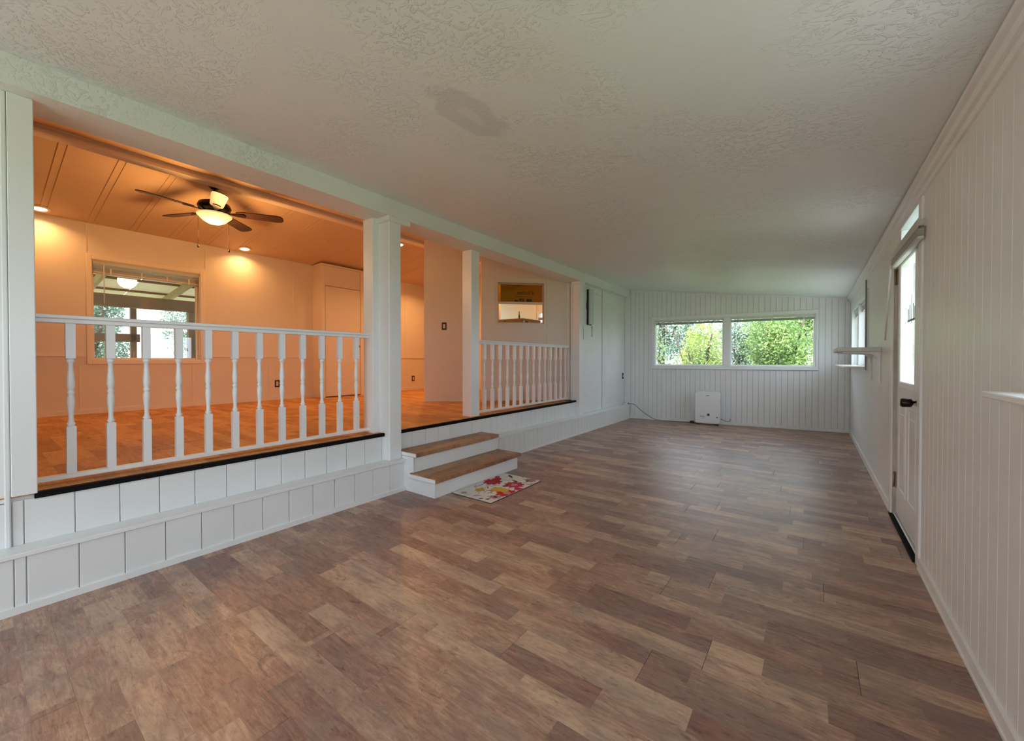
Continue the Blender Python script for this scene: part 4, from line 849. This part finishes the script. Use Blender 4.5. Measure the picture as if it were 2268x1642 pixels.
# ------------------------------------------------------------------ unseen wall behind the camera, wide glazing added to raise the daylight
wfz = boxes('wall_front', [(-3.16, -2.75, YB - 0.1, YB, 0, 2.6), (0.2, 0.62, YB - 0.1, YB, 0, 2.2), (-2.75, 0.2, YB - 0.1, YB, 0, 0.25), (-2.75, 0.2, YB - 0.1, YB, 2.08, 2.3)], WHITE); struct(wfz, 'unseen wall behind the viewer, with glazing added for daylight', 'wall')
prism('gable', [(-3.16, 2.3), (0.62, 2.145), (-3.16, 2.6)], 'y', YB - 0.1, YB, WHITE, wfz)
gz = link(bpy.data.objects.new('window_7', None), (-1.3, YB, 0.25)); struct(gz, 'unseen wide glazing behind the viewer, added for daylight', 'window')
for k in range(4):
    x0 = -2.75 + 2.95 / 3 * k; box('mullion', x0 - 0.03, x0 + 0.03, YB - 0.08, YB - 0.02, 0.25, 2.08, VINYL, gz, 0.003)
for k in range(3):
    x0 = -2.75 + 2.95 / 3 * k; box('pane', x0 + 0.03, x0 + 0.953, YB - 0.055, YB - 0.051, 0.26, 2.07, GLASS, gz)

# ------------------------------------------------------------------ outdoors
gd = box('ground', -45, 45, -45, 45, -0.75, -0.6, GRASS); struct(gd, 'green lawn around the house', 'ground')
pt = box('bounce_slab_side', 0.66, 2.4, -9.0, 9.0, -0.6, -0.16, mat('pale_bounce_slab', (0.72, 0.72, 0.69), 0.8, var=0.15)); struct(pt, 'unseen pale slab outside the door wall, added to bounce daylight up', 'reflector')  # added slab, reflects daylight up onto the low ceiling
pt2 = box('bounce_slab_rear', -6.0, 0.66, -5.0, YB - 0.14, -0.6, -0.16, MATS['pale_bounce_slab']); struct(pt2, 'unseen pale slab behind the viewer, added to bounce daylight up', 'reflector')  # second added slab for the same upward bounce
def leaves(n, centre, rad, size, shell=0.35, squash=None):
    """n folded leaf blades scattered through lumpy ellipsoids"""
    k = 14; cs_ = rng.normal(size=(k, 3)); cs_ /= np.linalg.norm(cs_, axis=1)[:, None]; cs_ *= rng.uniform(0.15, 0.72, (k, 1)); rr = rng.uniform(0.30, 0.52, k)
    w_ = rng.integers(0, k, n); d = rng.normal(size=(n, 3)); d /= np.linalg.norm(d, axis=1)[:, None]
    p = (cs_[w_] + d * (rr[w_] * rng.uniform(shell, 1, n) ** 0.5)[:, None]) * np.array(rad) + np.array(centre)
    t = rng.normal(size=(n, 3)); t[:, 2] -= 0.3; t /= np.linalg.norm(t, axis=1)[:, None]
    b = np.cross(t, rng.normal(size=(n, 3))); b /= np.linalg.norm(b, axis=1)[:, None]; nn = np.cross(t, b)
    L = (size * rng.uniform(0.6, 1.3, n))[:, None]
    v = np.stack([p, p + t * L * 0.5 + b * L * 0.27 + nn * L * 0.06, p + t * L, p + t * L * 0.5 - b * L * 0.27 + nn * L * 0.06], 1).reshape(-1, 3)
    i = np.arange(n)[:, None] * 4; f = np.concatenate([i + np.array([[0, 1, 2]]), i + np.array([[0, 2, 3]])], 0)
    return v, f
def tree(name, label, cat, base, h, rad, n, size, m, group, trunk=0.06):
    t = thing(name, label, cat, base, group); c = (base[0], base[1], base[2] + h)
    v, f = leaves(n, (0, 0, 0), rad, size)
    me = bpy.data.meshes.new('foliage'); me.from_pydata(v.tolist(), [], f.tolist()); me.materials.append(m)
    fo = link(bpy.data.objects.new('foliage', me), c, None, t); tag(fo, kind='stuff')
    top = Vector((base[0], base[1], base[2] + h))
    tube('trunk', curve_pts([base, (base[0] + random.uniform(-.1, .1), base[1] + .05, base[2] + h * 0.5), tuple(top)], 5), trunk, BARK, t)
    for k in range(5):
        q = random.uniform(0, 6.28); e = (base[0] + rad[0] * .6 * math.cos(q), base[1] + rad[1] * .6 * math.sin(q), base[2] + h + rad[2] * random.uniform(-.2, .5))
        tube('branch', curve_pts([(base[0], base[1], base[2] + h * random.uniform(.4, .8)), ((base[0] + e[0]) / 2, (base[1] + e[1]) / 2, base[2] + h * 0.9), e], 4), trunk * 0.35, BARK, t, 6)
    return t
G = -0.6
GE, GP, GR = 'shrubs outside the end-wall window', 'trees beyond the porch', 'shrubs outside the entry door'
tree('shrub', 'bushy mid-green shrub at the narrow side of the end-wall window', 'shrub', (-4.25, 11.7, G), 2.0, (1.15, 0.9, 1.9), 12000, 0.068, LEAFA, GE)
tree('shrub', 'yellow-green shrub filling the narrower end-wall pane', 'shrub', (-2.35, 11.2, G), 1.7, (1.0, 0.8, 1.7), 12000, 0.068, LEAFB, GE)
tree('shrub', 'blue-green shrub behind the mullion of the end-wall window', 'shrub', (-1.2, 12.4, G), 1.7, (1.1, 0.8, 1.7), 12000, 0.068, LEAFC, GE)
tree('shrub', 'mid-green shrub filling the wider end-wall pane', 'shrub', (-0.55, 11.1, G), 1.9, (1.1, 0.85, 1.9), 12000, 0.068, LEAFA, GE)
tree('shrub', 'bright yellow-green shrub at the wide side of the end-wall window', 'shrub', (1.25, 12.2, G), 1.8, (1.1, 0.85, 1.8), 12000, 0.068, LEAFB, GE)
tree('tree', 'tall pale tree standing behind the shrubs at the end wall', 'tree', (-4.6, 15.8, G), 3.2, (2.2, 1.4, 2.8), 12000, 0.10, LEAFC, GE, 0.12)
tree('tree', 'tall green tree behind the wider end-wall pane', 'tree', (-0.3, 19.0, G), 3.2, (1.6, 1.3, 2.8), 12000, 0.10, LEAFA, GE, 0.12)
tree('tree', 'pale blue-green tree beyond the porch post', 'tree', (-15.5, 4.9, G), 2.8, (1.8, 1.7, 2.5), 20000, 0.075, LEAFC, GP, 0.12)
tree('tree', 'leafy tree beyond the porch, low in the window', 'tree', (-15.0, 1.9, G), 2.5, (1.5, 1.2, 2.1), 20000, 0.075, LEAFC, GP, 0.12)
tree('tree', 'shaded tree at the near end of the porch view', 'tree', (-16, -1.0, G), 2.6, (1.8, 1.6, 2.4), 16000, 0.075, LEAFA, GP, 0.12)
tree('shrub', 'tall shrub outside the entry door glass', 'shrub', (2.25, 16.0, G), 1.9, (0.9, 1.2, 1.9), 7000, 0.10, LEAFC, GR, 0.08)
tree('shrub', 'pale shrub beyond the paired windows', 'shrub', (3.9, 21.5, G), 1.8, (1.4, 1.6, 1.6), 6000, 0.13, LEAFA, GR, 0.08)
# covered porch outside the raised room's window
pr = thing('porch_roof', 'covered porch roof of pale translucent sheets on timber rafters', 'porch roof', (-9.0, 2.0, 2.6))
def pz(x): return 2.86 + (x + 7.16) * 0.10
def sloped(name, x0, x1, y0, y1, dz0, dz1, m):
    return prism(name, [(x0, pz(x0) + dz0), (x1, pz(x1) + dz0), (x1, pz(x1) + dz1), (x0, pz(x0) + dz1)], 'y', y0, y1, m, pr)
xs = [-11.6, -10.72, -9.84, -8.96, -8.08, -7.18]; ys = [-1.2 + 0.62 * k for k in range(11)]
for i in range(5):
    for j in range(10): sloped('roof_sheet', xs[i] + 0.008, xs[i + 1] - 0.008, ys[j] + 0.006, ys[j + 1] - 0.006, 0.04, 0.046, SHEET)
for x in xs: box('purlin', x - 0.02, x + 0.02, -1.2, 5.0, pz(x) + 0.0, pz(x) + 0.04, TIMBER, pr)
for k in range(6): sloped('rafter', -11.6, -7.18, -1.0 + 1.15 * k, -0.95 + 1.15 * k, -0.13, 0.0, TIMBERL)
pdk = box('added_porch_deck', -12.2, -7.18, -1.4, 5.4, -0.6, 0.40, mat('tan_bounce_boards', (0.36, 0.29, 0.22), 0.8, var=0.2)); struct(pdk, 'unseen deck under the porch, added against green lawn bounce', 'deck')  # added brown floor, keeps the lawn's green bounce off the porch
bmh = box('porch_header', -9.70, -9.58, -1.4, 5.2, 2.09, 2.30, TIMBER, pr, 0.004)
for yy in (2.60, -1.0, 4.9): box('porch_post', -9.72, -9.58, yy - 0.07, yy + 0.07, 0.40, 2.09, TIMBER, pr, 0.006)
box('porch_rail', -11.6, -11.5, -1.2, 2.2, 1.55, 1.72, TIMBER, pr, 0.004)
for yy in (-1.1, 2.1): box('porch_post', -11.6, -11.5, yy - 0.05, yy + 0.05, 0.40, pz(-11.55) - 0.13, TIMBER, pr, 0.004)
# low deck rail outside the entry door
dk = thing('deck_rail', 'pale deck railing outside the entry door', 'railing', (1.5, 8.85, -0.16))
box('top_rail', 0.70, 2.35, 8.80, 8.90, 1.00, 1.05, mat('pale_deck_paint', (0.42, 0.50, 0.53), 0.6), dk, 0.004); box('mid_rail', 0.70, 2.35, 8.83, 8.87, 0.5, 0.54, MATS['pale_deck_paint'], dk)
for k in range(5): box('rail_post', 0.70 + 0.3975 * k, 0.76 + 0.3975 * k, 8.82, 8.88, -0.16, 1.0, MATS['pale_deck_paint'], dk)
